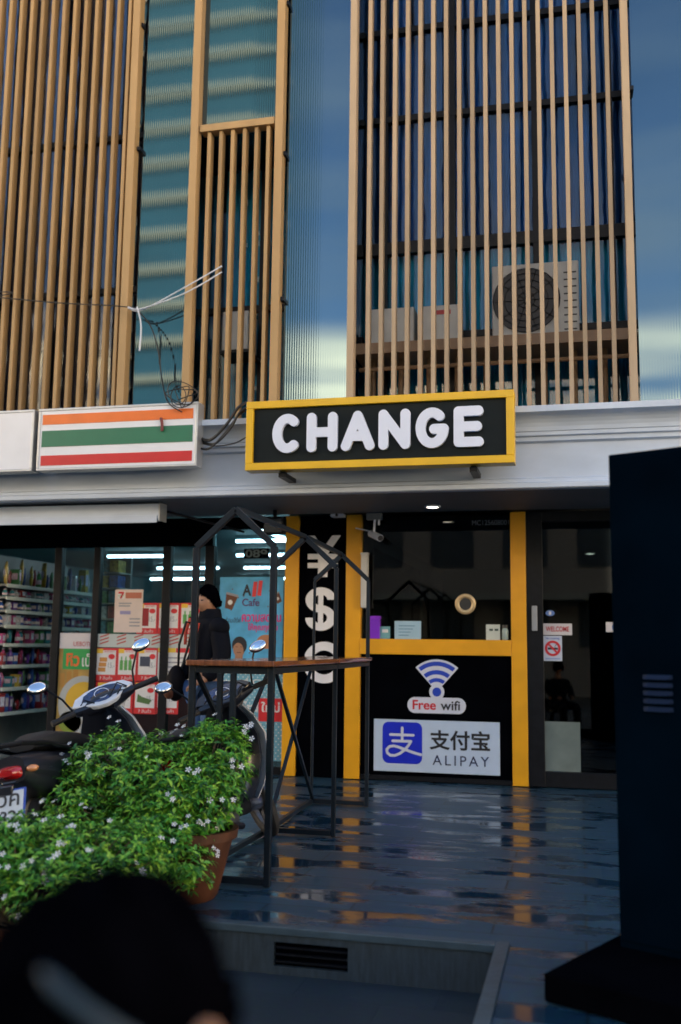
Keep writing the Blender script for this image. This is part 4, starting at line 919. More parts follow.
# ================================================================== STEEL FRAME BAR TABLE
FX0, FX1 = -2.062, -1.612; FY = (5.13, 6.56, 7.85); FZ = 1.785; FP = 1.995; CZ = 1.165
FS = (0, 0, -.05)
ft = thing('bar_table', 'long dark steel gabled frame with a red wooden counter', 'bar table', ((FX0+FX1)/2, 6.5, 0))
tw = .034; xm = (FX0+FX1)/2
for Y, o_ in zip(FY, FS):
    for x in (FX0, FX1):
        tw = .034 if Y == FY[0] else (.020 if x == FX0 else .028)
        MB().box(x+o_-tw/2, x+o_+tw/2, Y-tw/2, Y+tw/2, .006, FZ).build('post', M_steel, ft, bevel=.003)
    tw = .034
    for x in (FX0, FX1): MB().beam((x+o_, Y, FZ+.002), (xm+o_, Y, FP), tw, tw, up=(0, 1, 0)).build('gable_bar', M_steel, ft, bevel=.002)
    for za, zb in ((.012, .044), (CZ-.065, CZ-.032)): MB().box(FX0+o_+tw/2+.001, FX1+o_-tw/2-.001, Y-tw/2+.001, Y+tw/2-.001, za, zb).build('cross_rail', M_steel, ft, bevel=.002)
for k in (0, 1):
    a, b, oa, ob = FY[k], FY[k+1], FS[k], FS[k+1]
    MB().beam((xm+oa, a+.02, FP+.006), (xm+ob, b-.02, FP+.006), tw*.8).build('ridge_bar', M_steel, ft)
    for x, z in ((FX0, .028), (FX0, CZ-.049), (FX1, CZ-.049)): MB().beam((x+oa, a+tw/2+.001, z), (x+ob, b-tw/2-.001, z), tw-.003).build('side_rail', M_steel, ft, bevel=.002)
    MB().beam((FX0+oa-.007, a+.02, .05), (FX0+ob-.007, b-.02, CZ-.07), .022, up=(1, 0, 0)).build('brace', M_steel, ft)
    MB().beam((FX0+oa+.016, a+.02, CZ-.07), (FX0+ob+.016, b-.02, .05), .022, up=(1, 0, 0)).build('brace', M_steel, ft)
g = MB()
for dx in (.16, .235): g.box(FX0+dx-.014, FX0+dx+.014, FY[0]-.014, FY[0]+.014, .6, CZ-.066)
g.box(FX0+.12, FX0+.27, FY[0]-.012, FY[0]+.012, .575, .599)
g.build('bracket', M_steel, ft)
for k in (0, 1):
    a, b = FY[k]-(.06 if k == 0 else -.0015), FY[k+1]+(.02 if k == 1 else -.0015)
    MB().loft([[(FX0+FS[k]-.02, a, z0), (FX1+FS[k]+.03, a, z0), (FX1+FS[k+1]+.03, b, z0), (FX0+FS[k+1]-.02, b, z0)] for z0 in (CZ-.026, CZ+.004)]).build('counter', M_wood, ft, bevel=.005)

# ================================================================== POTTED SHRUBS
M_leaf = bpy.data.materials.new('shrub_leaf'); M_leaf.use_nodes = True
nt = M_leaf.node_tree; p = nt.nodes['Principled BSDF']; p.inputs['Roughness'].default_value = .42
ge = nt.nodes.new('ShaderNodeNewGeometry'); rp = nt.nodes.new('ShaderNodeValToRGB')
rp.color_ramp.elements[0].color = (.010, .075, .012, 1); rp.color_ramp.elements[1].color = (.34, .58, .05, 1); e2 = rp.color_ramp.elements.new(.6); e2.color = (.085, .34, .025, 1)
nt.links.new(ge.outputs['Random Per Island'], rp.inputs[0]); nt.links.new(rp.outputs[0], p.inputs['Base Color'])
p.inputs['Subsurface Weight'].default_value = 0
M_twig = mat('twig', (.10, .07, .04), .7); M_petal = mat('petal_white', (.82, .83, .85), .5, var=.04); M_eye = mat('flower_eye', (.65, .55, .2), .5); M_soil = mat('soil', (.03, .022, .016), .9)
fl = MB()
for k in range(5):
    a = k*2*math.pi/5; d = Vector((math.cos(a), math.sin(a), 0)); s_ = Vector((-d.y, d.x, 0))
    c = fl._v((0, 0, .001)); v = [fl._v(d*.009+s_*.003), fl._v(d*.020+s_*.0075+Vector((0, 0, .003))), fl._v(d*.027+s_*.003+Vector((0, 0, .002))), fl._v(d*.025-s_*.004+Vector((0, 0, .002))), fl._v(d*.015-s_*.006+Vector((0, 0, .003)))]
    fl._f([c]+v)
fl.mi = 1; fl.lathe([(.003, 0), (.0025, .006)], (0, 0, 0), n=6)
flower0 = fl.build('flower', [M_petal, M_eye], None, recalc=False)
def shrub(label, pot_c, pot_r, pot_h, ells, nwh, nfl, seed):
    rnd = random.Random(seed); t = thing('potted_shrub', label, 'potted plant', pot_c)
    px_, py_, pz_ = pot_c
    MB().lathe([(pot_r*.62, 0), (pot_r*.70, .02), (pot_r*.98, pot_h*.80), (pot_r*1.0, pot_h*.86), (pot_r*1.10, pot_h*.87), (pot_r*1.12, pot_h), (pot_r*1.0, pot_h), (pot_r*.95, pot_h*.9)], pot_c, n=40).build('pot', M_terra, t, smooth=True)
    MB().lathe([(.01, pot_h*.905), (pot_r*.94, pot_h*.905)], pot_c, n=30).build('soil', M_soil, t)
    B = Vector((px_, py_, pz_+pot_h*.92)); g = MB(); lf = MB(); tips = []
    vol = [e[1][0]*e[1][1]*e[1][2] for e in ells]
    for k in range(nwh):
        c, r_ = rnd.choices(ells, vol)[0]
        while True:
            d = Vector((rnd.gauss(0, 1), rnd.gauss(0, 1), rnd.gauss(0, 1))).normalized()
            if d.z > -.75: break
        s = rnd.uniform(.50, 1.0)**.55 * (1+.10*math.sin(d.x*9+seed)*math.sin(d.z*8)+.05*rnd.random())
        pnt = Vector((c[0]+d.x*r_[0]*s, c[1]+d.y*r_[1]*s, c[2]+d.z*r_[2]*s))
        ax = (d*.7+Vector((0, 0, .75))+Vector((rnd.uniform(-.3, .3), rnd.uniform(-.3, .3), 0))).normalized()
        tips.append((pnt, ax, s))
        if k % 9 == 0: g.tube([B+Vector((rnd.uniform(-.08, .08), rnd.uniform(-.08, .08), -.03)), B.lerp(pnt, .5)+Vector((0, 0, -.05)), pnt-ax*.02], [.007, .005, .002], n=5)
        a0 = rnd.uniform(0, 6.28); n = rnd.randint(6, 9); u = ax.orthogonal().normalized(); w = ax.cross(u)
        for j in range(n):
            a = a0+j*2.4; rad = u*math.cos(a)+w*math.sin(a); up_ = rnd.uniform(-.15, .75); dr_ = (rad+ax*up_).normalized()
            L_ = rnd.uniform(.026, .048); W_ = L_*rnd.uniform(.14, .19); nrm = (ax-dr_*ax.dot(dr_)).normalized(); sd_ = dr_.cross(nrm)
            b0 = pnt - ax*rnd.uniform(0, .035); droop = Vector((0, 0, -L_*.22))
            m1 = b0+dr_*L_*.4; m2 = b0+dr_*L_*.75+droop*.35; tp = b0+dr_*L_+droop
            v0 = lf._v(b0); a1, c1, b1 = lf._v(m1+sd_*W_+nrm*W_*.35), lf._v(m1), lf._v(m1-sd_*W_+nrm*W_*.35)
            a2, c2, b2 = lf._v(m2+sd_*W_*.7+nrm*W_*.25), lf._v(m2), lf._v(m2-sd_*W_*.7+nrm*W_*.25); v3 = lf._v(tp)
            for q_ in ([v0, c1, a1], [v0, b1, c1], [a1, c1, c2, a2], [c1, b1, b2, c2], [a2, c2, v3], [c2, b2, v3]): lf._f(q_)
    g.build('stems', M_twig, t); lf.build('foliage', M_leaf, t, recalc=False)
    cand = [q_ for q_ in tips if q_[2] > .88 and (q_[1].y < .5)]; rnd.shuffle(cand); k = 0
    for pnt, ax, s in cand:
        if k >= nfl: break
        for j in range(rnd.choice((1, 1, 2, 3))):
            if k >= nfl: break
            o = flower0.copy(); COL.objects.link(o); o.parent = t; k += 1
            n_ = (ax+Vector((rnd.uniform(-.5, .5), -.55+rnd.uniform(-.4, .4), rnd.uniform(-.2, .4)))).normalized()
            loc = pnt+ax*.03+Vector((rnd.uniform(-.035, .035), rnd.uniform(-.02, .02), rnd.uniform(-.012, .025)))
            m_ = n_.to_track_quat('Z', 'Y').to_matrix().to_4x4(); sc_ = rnd.uniform(.42, .66)
            o.matrix_parent_inverse = Matrix.Translation(-t.location); o.matrix_basis = Matrix.Translation(loc) @ m_ @ Matrix.Scale(sc_, 4)
    return t
def EL(px, py, Y, rx, ry, rz): c = onY(px, py, Y); return ((c.x, c.y, c.z), (rx, ry, rz))
pc = onZ(186, 880, 0.0)
shrub('flowering shrub with white star blossoms in a terracotta pot', (onY(187, 870, 4.83).x, 4.83, .0), .225, .34,
      [EL(165, 790, 4.85, .36, .30, .29), EL(215, 757, 4.95, .21, .22, .21), EL(118, 768, 4.8, .29, .25, .20), EL(150, 835, 4.68, .32, .26, .22), EL(205, 795, 4.8, .20, .2, .20), EL(78, 798, 4.7, .22, .22, .17), EL(182, 850, 4.62, .17, .12, .15), EL(190, 872, 4.58, .13, .08, .11)], 2650, 100, 3)
shrub('lower flowering shrub spilling over at the left behind the dark head', (onY(30, 900, 3.98).x, 3.98, LOW), .21, .30,
      [EL(45, 850, 4.1, .30, .26, .17), EL(-10, 860, 4.0, .25, .25, .17), EL(115, 855, 4.15, .24, .22, .16), EL(70, 890, 3.95, .32, .22, .15)], 1500, 88, 11)
bpy.data.objects.remove(flower0)

# ================================================================== SCOOTERS
M_tyre = mat('tyre_rubber', (.015, .015, .016), .7); M_rim = mat('rim_grey', (.16, .16, .17), .35, metal=.7); M_seat = mat('seat_vinyl', (.012, .013, .016), .45, bump=.1, bscale=150)
M_plw = mat('scooter_white_plastic', (.72, .75, .80), .25, coat=.6, var=.03); M_plb = mat('scooter_black_plastic', (.012, .014, .022), .28, coat=.5); M_chrome = mat('mirror_silver', (.9, .91, .93), .03, metal=1., var=.01)
M_tail = mat('red_lens', (.45, .006, .008), .12, coat=1.); M_amber = mat('amber_lens', (.75, .30, .12), .15, coat=1.); M_speed = mat('speedo_blue', (.006, .02, .10), .15, coat=1., var=.5, vscale=20); M_plate = mat('plate_white', (.62, .66, .72), .4); M_plbl = mat('plate_blue', (.02, .07, .40), .4)
def scooter(label, trim_m, cowl_m, plate, seed):
    t = thing('motor_scooter', label, 'scooter', (0, 0, 0), 'scooters parked by the store')
    STA = Vector((0, .52, .55)); ang = R(34)
    AX = Vector((0, -math.sin(R(26)), math.cos(R(26))))
    SM = Matrix.Translation(STA) @ Matrix.Rotation(ang, 4, AX) @ Matrix.Translation(-STA)
    def wheel(y, xf):
        w = MB(xf).torus((0, y, .27), .225, .046, n=36, m=10, axis='x', sx=.9).build('tyre', M_tyre, t, smooth=True)
        g = MB(xf).torus((0, y, .27), .185, .014, n=30, m=6, axis='x', sx=1.6).lathe([(.05, -.05), (.05, .05)], (0, y, .27), n=16, axis='x')
        for k in range(5):
            a = k*2*math.pi/5; g.beam((0, y+.04*math.cos(a), .27+.04*math.sin(a)), (0, y+.18*math.cos(a), .27+.18*math.sin(a)), .028, .018, up=(1, 0, 0))
        g.build('rim', M_rim, w)
    wheel(.64, SM); wheel(-.58, None)
    # front fork, fender
    MB(SM).tube([(-.075, .63, .28), (-.075, .54, .62)], .018).tube([(.075, .63, .28), (.075, .54, .62)], .018).build('fork', M_rim, t)
    rings = []
    for k in range(11):
        a = R(20+k*15); yy, zz_ = .64+.30*math.cos(a), .27+.30*math.sin(a); rings.append([(x, yy*1-(.03*abs(x)/.07)*math.cos(a), zz_-(.03*(x/.07)**2)*math.sin(a)) for x in (-.07, -.04, 0, .04, .07)])
    MB(SM).loft([[(x*1.0, y, z) for x, y, z in r_] for r_ in rings], closed=False).build('front_fender', cowl_m, t, smooth=True)
    # leg shield: curved sheet, white outer rim
    g = MB(); rings = []; hs = [(.30, .30, .14), (.36, .40, .19), (.42, .55, .225), (.44, .70, .22), (.42, .82, .17), (.37, .90, .12)]
    def row(y, z, w, off): return [(w*u, y+off-.10*abs(u)**2, z) for u in (-1, -.75, -.4, 0, .4, .75, 1)]
    front = [row(y, z, w, .03) for y, z, w in hs]; back = [row(y, z, w, -.005)[::-1] for y, z, w in hs]
    g.loft([a+b for a, b in zip(front, back)]); g.build('leg_shield', trim_m, t, smooth=True)
    inner = [[(x*.84, y-.012, z) for x, y, z in row(y, z, w, -.005)] for y, z, w in hs]; inner2 = [[(x*.84, y-.05, z) for x, y, z in row(y, z, w, -.005)][::-1] for y, z, w in hs]
    MB().loft([a+b for a, b in zip(inner, inner2)]).build('inner_cover', M_plb, t, smooth=True)
    MB().box(-.05, .05, .30, .33, .60, .66).build('glove_box', M_rim, t, bevel=.01)
    # floor and body
    def sec(y, w, z0, z1, n=14): return [(w*math.copysign(abs(math.cos(2*math.pi*k/n))**.6, math.cos(2*math.pi*k/n)), y, (z0+z1)/2+(z1-z0)/2*math.copysign(abs(math.sin(2*math.pi*k/n))**.6, math.sin(2*math.pi*k/n))) for k in range(n)]
    MB().loft([sec(.38, .13, .22, .34), sec(.2, .17, .24, .33), (sec(.02, .16, .24, .36))]).build('floorboard', M_plb, t, smooth=True)
    MB().loft([sec(.10, .06, .30, .60), sec(.02, .13, .28, .66), sec(-.2, .16, .32, .70), sec(-.5, .165, .42, .72), sec(-.75, .13, .52, .74), sec(-.90, .08, .60, .73)]).build('body', M_plb, t, smooth=True)
    MB().loft([sec(.0, .14, .34, .44), sec(-.4, .178, .46, .56), sec(-.72, .148, .58, .66), sec(-.86, .10, .63, .68)]).build('side_trim', M_plb, t, smooth=True)
    MB().loft([sec(.12, .07, .66, .72), sec(.02, .12, .67, .755), sec(-.2, .135, .69, .77), sec(-.35, .14, .71, .80), sec(-.6, .12, .73, .83), sec(-.76, .07, .745, .80)]).build('seat', M_seat, t, smooth=True)
    MB().tube([(-.13, -.5, .72), (-.135, -.75, .77), (-.09, -.92, .79), (.09, -.92, .79), (.135, -.75, .77), (.13, -.5, .72)], .013).build('grab_rail', M_blackm, t, smooth=True)
    # tail
    MB().loft([sec(-.86, .075, .61, .69), sec(-.92, .060, .625, .685), sec(-.945, .035, .64, .67)]).build('tail_light', M_tail, t, smooth=True)
    for s_ in (-1, 1): MB().ell((s_*.115, -.89, .66), (.030, .03, .018)).build('indicator', M_amber, t, smooth=True)
    MB().box(-.04, .04, -.93, -.80, .60, .615).box(-.05, .05, -.99, -.955, .36, .60).build('rear_fender', M_plb, t, bevel=.008)
    pf = Matrix.Translation((0, -1.005, .49)) @ Matrix.Rotation(R(-20), 4, 'X')
    MB(pf).box(-.115, .115, -.004, .004, -.095, .095).build('plate_backing', M_plbl, t, bevel=.006)
    pl = MB(pf).box(-.105, .105, -.007, -.0041, -.085, .085).build('number_plate', M_plate, t, bevel=.004)
    text('wording', plate, (-.085, .085, .01, .07), -.0072, M_pk, pl, t=.002, bold=.01, xf=pf)
    text('wording', '482', (-.075, .075, -.07, -.01), -.0072, M_pk, pl, t=.002, bold=.01, xf=pf)
    # engine, exhaust, stand
    MB().loft([sec(.0, .08, .18, .34), sec(-.3, .10, .16, .38), sec(-.6, .09, .18, .36)]).build('engine', M_rim, t, smooth=True)
    MB().tube([(.12, -.1, .2), (.15, -.35, .24), (.15, -.5, .28)], .02).tube([(.155, -.5, .28), (.16, -.62, .31), (.16, -.9, .38)], [.03, .055, .05], n=14).build('exhaust', M_blackm, t, smooth=True)
    MB().tube([(-.08, .0, .2), (-.20, .06, .07), (-.245, .08, .055)], .011).build('side_stand', M_blackm, t)
    # steering head: cowl, speedometer, bars, mirrors
    def cs(x, hw, y0, z0, z1): return [(x, y0+hw*math.cos(2*math.pi*k/12), (z0+z1)/2+(z1-z0)/2*math.sin(2*math.pi*k/12)) for k in range(12)]
    MB(SM).loft([cs(-.19, .03, .33, .925, .975), cs(-.12, .065, .35, .90, .99), cs(-.05, .085, .37, .88, 1.015), cs(.05, .085, .37, .88, 1.015), cs(.12, .065, .35, .90, .99), cs(.19, .03, .33, .925, .975)]).build('headset_cowl', M_plb, t, smooth=True)
    DX = SM @ Matrix.Translation((0, .335, .985)) @ Matrix.Rotation(R(-48), 4, 'X')
    ol = [(-.20, -.01), (-.16, .055), (-.08, .088), (0, .094), (.08, .088), (.16, .055), (.20, -.01), (.13, -.045), (.06, -.088), (0, -.10), (-.06, -.088), (-.13, -.045)]
    MB(DX).prism(ol, -.014, .020).build('cowl_trim', cowl_m, t, bevel=.008)
    MB(DX).prism([(x*.66, z*.72+.004) for x, z in ol], -.0175, -.0145).build('dash_panel', M_speed, t)
    MB(SM).loft([cs(-.15, .006, .42, .93, .96), cs(-.09, .04, .45, .84, 1.0), cs(0, .045, .48, .79, 1.02), cs(.09, .04, .45, .84, 1.0), cs(.15, .006, .42, .93, .96)]).build('front_cowl', cowl_m, t, smooth=True)
    MB(SM).ell((0, .462, .93), (.075, .08, .055)).build('headlight', M_lett, t, smooth=True)
    MB(DX).torus((0, -.019, .005), .045, .003, n=28, m=6, axis='y').build('speedometer', M_lett, t, smooth=True)
    MB(SM).tube([(-.17, .35, .96), (-.12, .27, 1.0), (-.03, .30, .93), (0, .40, .80)], .0045, n=6).tube([(.18, .35, .96), (.12, .26, .99), (.04, .30, .92), (.02, .40, .80)], .0045, n=6).tube([(.20, .36, .95), (.10, .25, 1.02), (.02, .29, .95), (-.02, .40, .80)], .0045, n=6).build('control_cables', M_blackm, t, smooth=True)
    for s_ in (-1, 1):
        h_ = MB(SM).tube([(s_*.10, .34, .945), (s_*.20, .315, .95)], .013).tube([(s_*.20, .315, .95), (s_*.345, .275, .945)], .018, n=12).build('handlebar', M_tyre, t, smooth=True)
        MB(SM).tube([(s_*.17, .36, .945), (s_*.24, .375, .94), (s_*.335, .345, .935)], .006).build('brake_lever', M_rim, h_)
        mi = MB(SM).tube([(s_*.20, .325, .965), (s_*.23, .335, 1.06), (s_*.30, .325, 1.16)], .0065).build('mirror_stem', M_blackm, t, smooth=True)
        rm = Matrix.Rotation(R(-24), 3, 'X') @ Matrix.Rotation(R(-s_*10), 3, 'Z')
        MB(SM).ell((s_*.34, .325, 1.185), (.062, .020, .042), rot=rm, n=24, m=12).build('mirror_shell', M_plb, mi, smooth=True)
        MB(SM).ell((s_*.34, .3095, 1.189), (.056, .012, .037), rot=rm, n=24, m=12).build('mirror_glass', M_chrome, mi, smooth=True)
    return t
s1 = scooter('black scooter with white cowl and red tail light, nearest the left edge', M_plw, M_plw, 'ขวค', 1)
s2 = scooter('dark scooter with blue speedometer parked behind the steel frame', M_plw, M_plb, 'กกท', 2)
def park(s, hx, hy, head, lean, sc=.97):
    s.rotation_euler = (0, -lean, head); s.scale = (sc, sc, sc)
    loc = Euler((0, -lean, head)).to_matrix() @ Vector((0, .36, .95))*sc
    s.location = (hx-loc.x, hy-loc.y, .004)
park(s1, -2.80, 5.60, R(3), R(11)); park(s2, -2.19, 6.05, R(2), R(11))

# ================================================================== PEOPLE
M_jack = mat('dark_jacket', (.005, .006, .010), .8, spec=.1, bump=.2, bscale=25); M_jean = mat('blue_denim', (.045, .10, .22), .8, bump=.2, bscale=60); M_hair = mat('black_hair', (.0012, .0012, .002), .8, spec=0, var=.4, vscale=30, stretch=(1, 1, .2)); M_orange = mat('red_orange_cloth', (.55, .06, .03), .7); M_shoe = mat('dark_shoe', (.03, .03, .035), .6)
def skin(nodes, edges, root, sub=2):
    names = list(nodes); me = bpy.data.meshes.new('skin'); me.from_pydata([nodes[k][0] for k in names], [(names.index(a), names.index(b)) for a, b in edges], [])
    o = bpy.data.objects.new('skin', me); COL.objects.link(o); md = o.modifiers.new('s', 'SKIN'); md.use_smooth_shade = True
    for k, nm in enumerate(names):
        r_ = nodes[nm][1]; me.skin_vertices[0].data[k].radius = r_ if isinstance(r_, tuple) else (r_, r_); me.skin_vertices[0].data[k].use_root = nm == root
    sb_ = o.modifiers.new('sub', 'SUBSURF'); sb_.levels = sub; sb_.render_levels = sub
    dg = bpy.context.evaluated_depsgraph_get(); m2 = bpy.data.meshes.new_from_object(o.evaluated_get(dg)); bpy.data.objects.remove(o)
    bm = bmesh.new(); bm.from_mesh(m2); bpy.data.meshes.remove(m2); return bm
def head_into(g, c, rot, s=1., ear=.080):
    """head centred on c; looks along local -y"""
    c = Vector(c); n, m = 28, 20; rings = []
    def P(th, ph):
        x, y, z = .078*math.sin(ph)*math.cos(th), .098*math.sin(ph)*math.sin(th), .118*math.cos(ph)
        fr = max(0, -y/.098)
        if z < 0: k = 1+z*2.6*(.6+.4*fr); x *= max(.5, k); y = y*(1+z*1.1) - (.006 if fr > .5 else 0)
        w = math.exp(-((x/.013)**2+((z+.012)/.024)**2))*fr; y -= .022*w                 # nose
        for sx in (-1, 1): y += .010*math.exp(-(((x-sx*.030)/.014)**2+((z-.012)/.012)**2))*fr   # eye sockets
        y -= .006*math.exp(-((x/.022)**2+((z+.052)/.010)**2))*fr                           # lips
        return c + rot @ (Vector((x, y, z))*s)
    top = g._v(P(0, 0)); bot = g._v(P(0, math.pi))
    for j in range(1, m): rings.append([g._v(P(2*math.pi*k/n, math.pi*j/m)) for k in range(n)])
    for k in range(n): g._f([top, rings[0][k], rings[0][(k+1) % n]]); g._f([bot, rings[-1][(k+1) % n], rings[-1][k]])
    for A_, B_ in zip(rings, rings[1:]):
        for k in range(n): g._f([A_[k], B_[k], B_[(k+1) % n], A_[(k+1) % n]])
    for sx in (-1, 1): g.ell(c+rot @ (Vector((sx*ear, .010, -.008))*s), (.013*s, .020*s, .032*s), n=12, m=8, rot=rot)
def hair(c, rot, s, par, cover=0., m=None, low=.70):
    c = Vector(c); g = MB(); n, k_ = 36, 22; rings = []
    for j in range(k_+1):
        ph = math.pi*low*j/k_; ring = []
        for i in range(n):
            th = 2*math.pi*i/n; fr = max(0, -math.sin(th)); lim = 1-.46*fr*(1-cover); p_ = ph*lim
            b = 1.07+.05*math.sin(th*7+j*1.3)*math.sin(j*.9+th*3)+.03*math.sin(th*17+j*2.1)
            sv = s if isinstance(s, Vector) else Vector((s, s, s)); ring.append(c+rot @ Vector((.080*math.sin(p_)*math.cos(th)*b*sv.x, .102*math.sin(p_)*math.sin(th)*b*sv.y, .121*math.cos(p_)*b*sv.z)))
        rings.append(ring)
    inn = [[c+(p_-c)*.9 for p_ in r_] for r_ in rings]
    g.loft(rings+inn[::-1], cap=False); rnd = random.Random(5)
    for i in range(0, n, 1):
        p_ = rings[-1][i]; q_ = rings[-4][i]; d_ = (p_-q_).normalized(); ln = rnd.uniform(.008, .030)
        g.tube([q_, p_+d_*ln*.3, p_+d_*ln+Vector((rnd.uniform(-.006, .006), rnd.uniform(-.006, .006), 0))], [.012, .009, .002], n=5)
    return g.build('hair', m or M_hair, par, smooth=True)
# standing man by the store glass
px_, py_ = -3.025, 7.85; H = 1.74; PA = R(-42)
mn = thing('person', 'man in a dark jacket and jeans standing at the store window', 'person', (px_, py_, 0))
def at_(x, y, z): return (px_+x*math.cos(PA)-y*math.sin(PA), py_+x*math.sin(PA)+y*math.cos(PA), z)
hz = H-.125; fr_ = Matrix.Rotation(R(-26), 3, 'Z') @ Matrix.Rotation(R(5), 3, 'X')
N = {'pel': (at_(0, 0, .95), (.145, .10)), 'bel': (at_(0, 0, 1.10), (.135, .095)), 'che': (at_(0, .0, 1.30), (.155, .11)), 'nb': (at_(0, .01, 1.44), (.085, .075)), 'nk': (at_(0, 0, 1.50), (.052, .052)), 'nt': (at_(0, -.005, hz-.04), (.05, .05))}
E2 = [('pel', 'bel'), ('bel', 'che'), ('che', 'nb'), ('nb', 'nk'), ('nk', 'nt')]
for s_, nm in ((-1, 'l'), (1, 'r')):
    N.update({nm+'sh': (at_(s_*.165, .01, 1.40), (.062, .06)), nm+'el': (at_(s_*.235, .02, 1.13), (.045, .045)), nm+'wr': (at_(s_*.215, -.14, .97), (.030, .026)), nm+'ha': (at_(s_*.19, -.21, .94), (.036, .018)),
              nm+'hi': (at_(s_*.09, 0, .88), (.088, .09)), nm+'kn': (at_(s_*.105, -.02, .50), (.058, .06)), nm+'an': (at_(s_*.115, .02, .09), (.04, .045)), nm+'fo': (at_(s_*.125, -.13, .04), (.042, .03))})
    E2 += [('che', nm+'sh'), (nm+'sh', nm+'el'), (nm+'el', nm+'wr'), (nm+'wr', nm+'ha'), ('pel', nm+'hi'), (nm+'hi', nm+'kn'), (nm+'kn', nm+'an'), (nm+'an', nm+'fo')]
    for f_ in range(5):
        b_ = Vector(N[nm+'ha'][0]); dv = Vector((s_*(-.03+.0), -.05, -.04)) if f_ == 4 else Vector((s_*(.02-.013*f_), -.075+.006*abs(f_-1), -.015-.01*f_)); dv.rotate(Euler((0, 0, PA)))
        N[nm+'f%d' % f_] = (tuple(b_+dv*.55), .0105); N[nm+'g%d' % f_] = (tuple(b_+dv+Vector((0, 0, -.018))), .008); E2 += [(nm+'ha', nm+'f%d' % f_), (nm+'f%d' % f_, nm+'g%d' % f_)]
g = MB(); g.bm = skin(N, E2, 'pel'); head_into(g, at_(0, -.02, hz), fr_, 1.0, .074); g.build('body', M_skin, mn, smooth=True)
sub_ = lambda ks, d: {k: (N[k][0], tuple(r_+d for r_ in N[k][1])) for k in ks}
up = ['pel', 'bel', 'che', 'nb', 'lsh', 'lel', 'lwr', 'rsh', 'rel', 'rwr']
g = MB(); g.bm = skin(sub_(up, .036), [e_ for e_ in E2 if e_[0] in up and e_[1] in up], 'pel'); [g.ell(at_(s_*.165, .01, 1.395), (.088, .095, .08)) for s_ in (-1, 1)]; g.build('jacket', M_jack, mn, smooth=True)
lo_ = ['pel', 'lhi', 'lkn', 'lan', 'rhi', 'rkn', 'ran']
g = MB(); g.bm = skin(sub_(lo_, .018), [e_ for e_ in E2 if e_[0] in lo_ and e_[1] in lo_], 'pel'); g.build('jeans', M_jean, mn, smooth=True)
MB().lathe([(.105, -.03), (.095, .03), (.085, .075), (.070, .075), (.070, -.03)], at_(0, .01, 1.475), n=20, caps=False).build('collar', M_jack, mn, smooth=True)
for s_ in (-1, 1): MB().ell(at_(s_*.122, -.07, .048), (.052, .135, .046)).build('shoe', M_shoe, mn, smooth=True)
hair(at_(0, -.012, hz+.006), fr_, 1.02, mn, low=.60)
g = MB().ell(tuple(Vector(at_(0, -.02, hz))+fr_ @ Vector((.028, -.088, .012))), (.010, .008, .006)).ell(tuple(Vector(at_(0, -.02, hz))+fr_ @ Vector((-.028, -.088, .012))), (.010, .008, .006)); g.build('eyes', M_pk, mn)
for dx, w in ((.06, .014), (-.13, .014)):
    MB().tube([at_(dx*1.3, -.135, 1.43), at_(dx*1.05, -.155, 1.32), at_(dx*.9, -.145, 1.15), at_(dx*.8, -.145, .98)] if dx > 0 else [at_(dx, -.11, 1.47), at_(dx, -.15, 1.36), at_(dx*1.0, -.15, 1.25)], w, n=8).build('jacket_lining', M_orange, mn, smooth=True)
PA = 0; px_ -= .03
bp = thing('shoulder_bag', 'black bag hanging at the side of the standing man', 'bag', at_(-.30, -.02, .80))
MB().ell(at_(-.24, -.02, .93), (.075, .10, .15), n=20, m=14).build('body', mat('bag_black', (.008, .007, .008), .7, bump=.3, spec=.1), bp, smooth=True); MB().ell(at_(-.27, -.09, .88), (.05, .05, .08)).build('pocket', M_brown, bp, smooth=True)
MB().tube([at_(-.22, -.03, 1.07), at_(-.19, -.10, 1.25), at_(-.15, -.06, 1.44), at_(-.13, .04, 1.43), at_(-.18, .08, 1.25), at_(-.21, .02, 1.05)], .011).build('strap', M_blackm, bp, smooth=True)

# person sitting right in front of the camera, only the back of the head in frame
HY = .76; ep = onY(206, 1002, HY); fx_, fy_ = ep.x-.108, HY+.045; hz2 = onY(100, 877, fy_).z-.112
fg = thing('person', 'dark haired person close to the camera at the bottom left, out of focus', 'person', (fx_, fy_, LOW))
rot2 = Matrix.Rotation(R(161), 3, 'Z') @ Matrix.Rotation(R(5), 3, 'X')
def af(x, y, z): v = Matrix.Rotation(R(150), 3, 'Z') @ Vector((x, y, 0)); return (fx_+v.x, fy_+v.y, LOW+z)
hh0 = hz2-LOW
N2 = {'pel': (af(0, .05, .52), (.15, .11)), 'bel': (af(0, .03, .68), (.14, .10)), 'che': (af(0, .03, .86), (.16, .11)), 'nb': (af(0, .02, hh0-.20), (.08, .07)), 'nk': (af(0, .01, hh0-.14), .052), 'nt': (af(0, 0, hh0-.03), .05)}
N2 = {k: (p_, r_ if isinstance(r_, tuple) else (r_, r_)) for k, (p_, r_) in N2.items()}
E3 = [('pel', 'bel'), ('bel', 'che'), ('che', 'nb'), ('nb', 'nk'), ('nk', 'nt')]
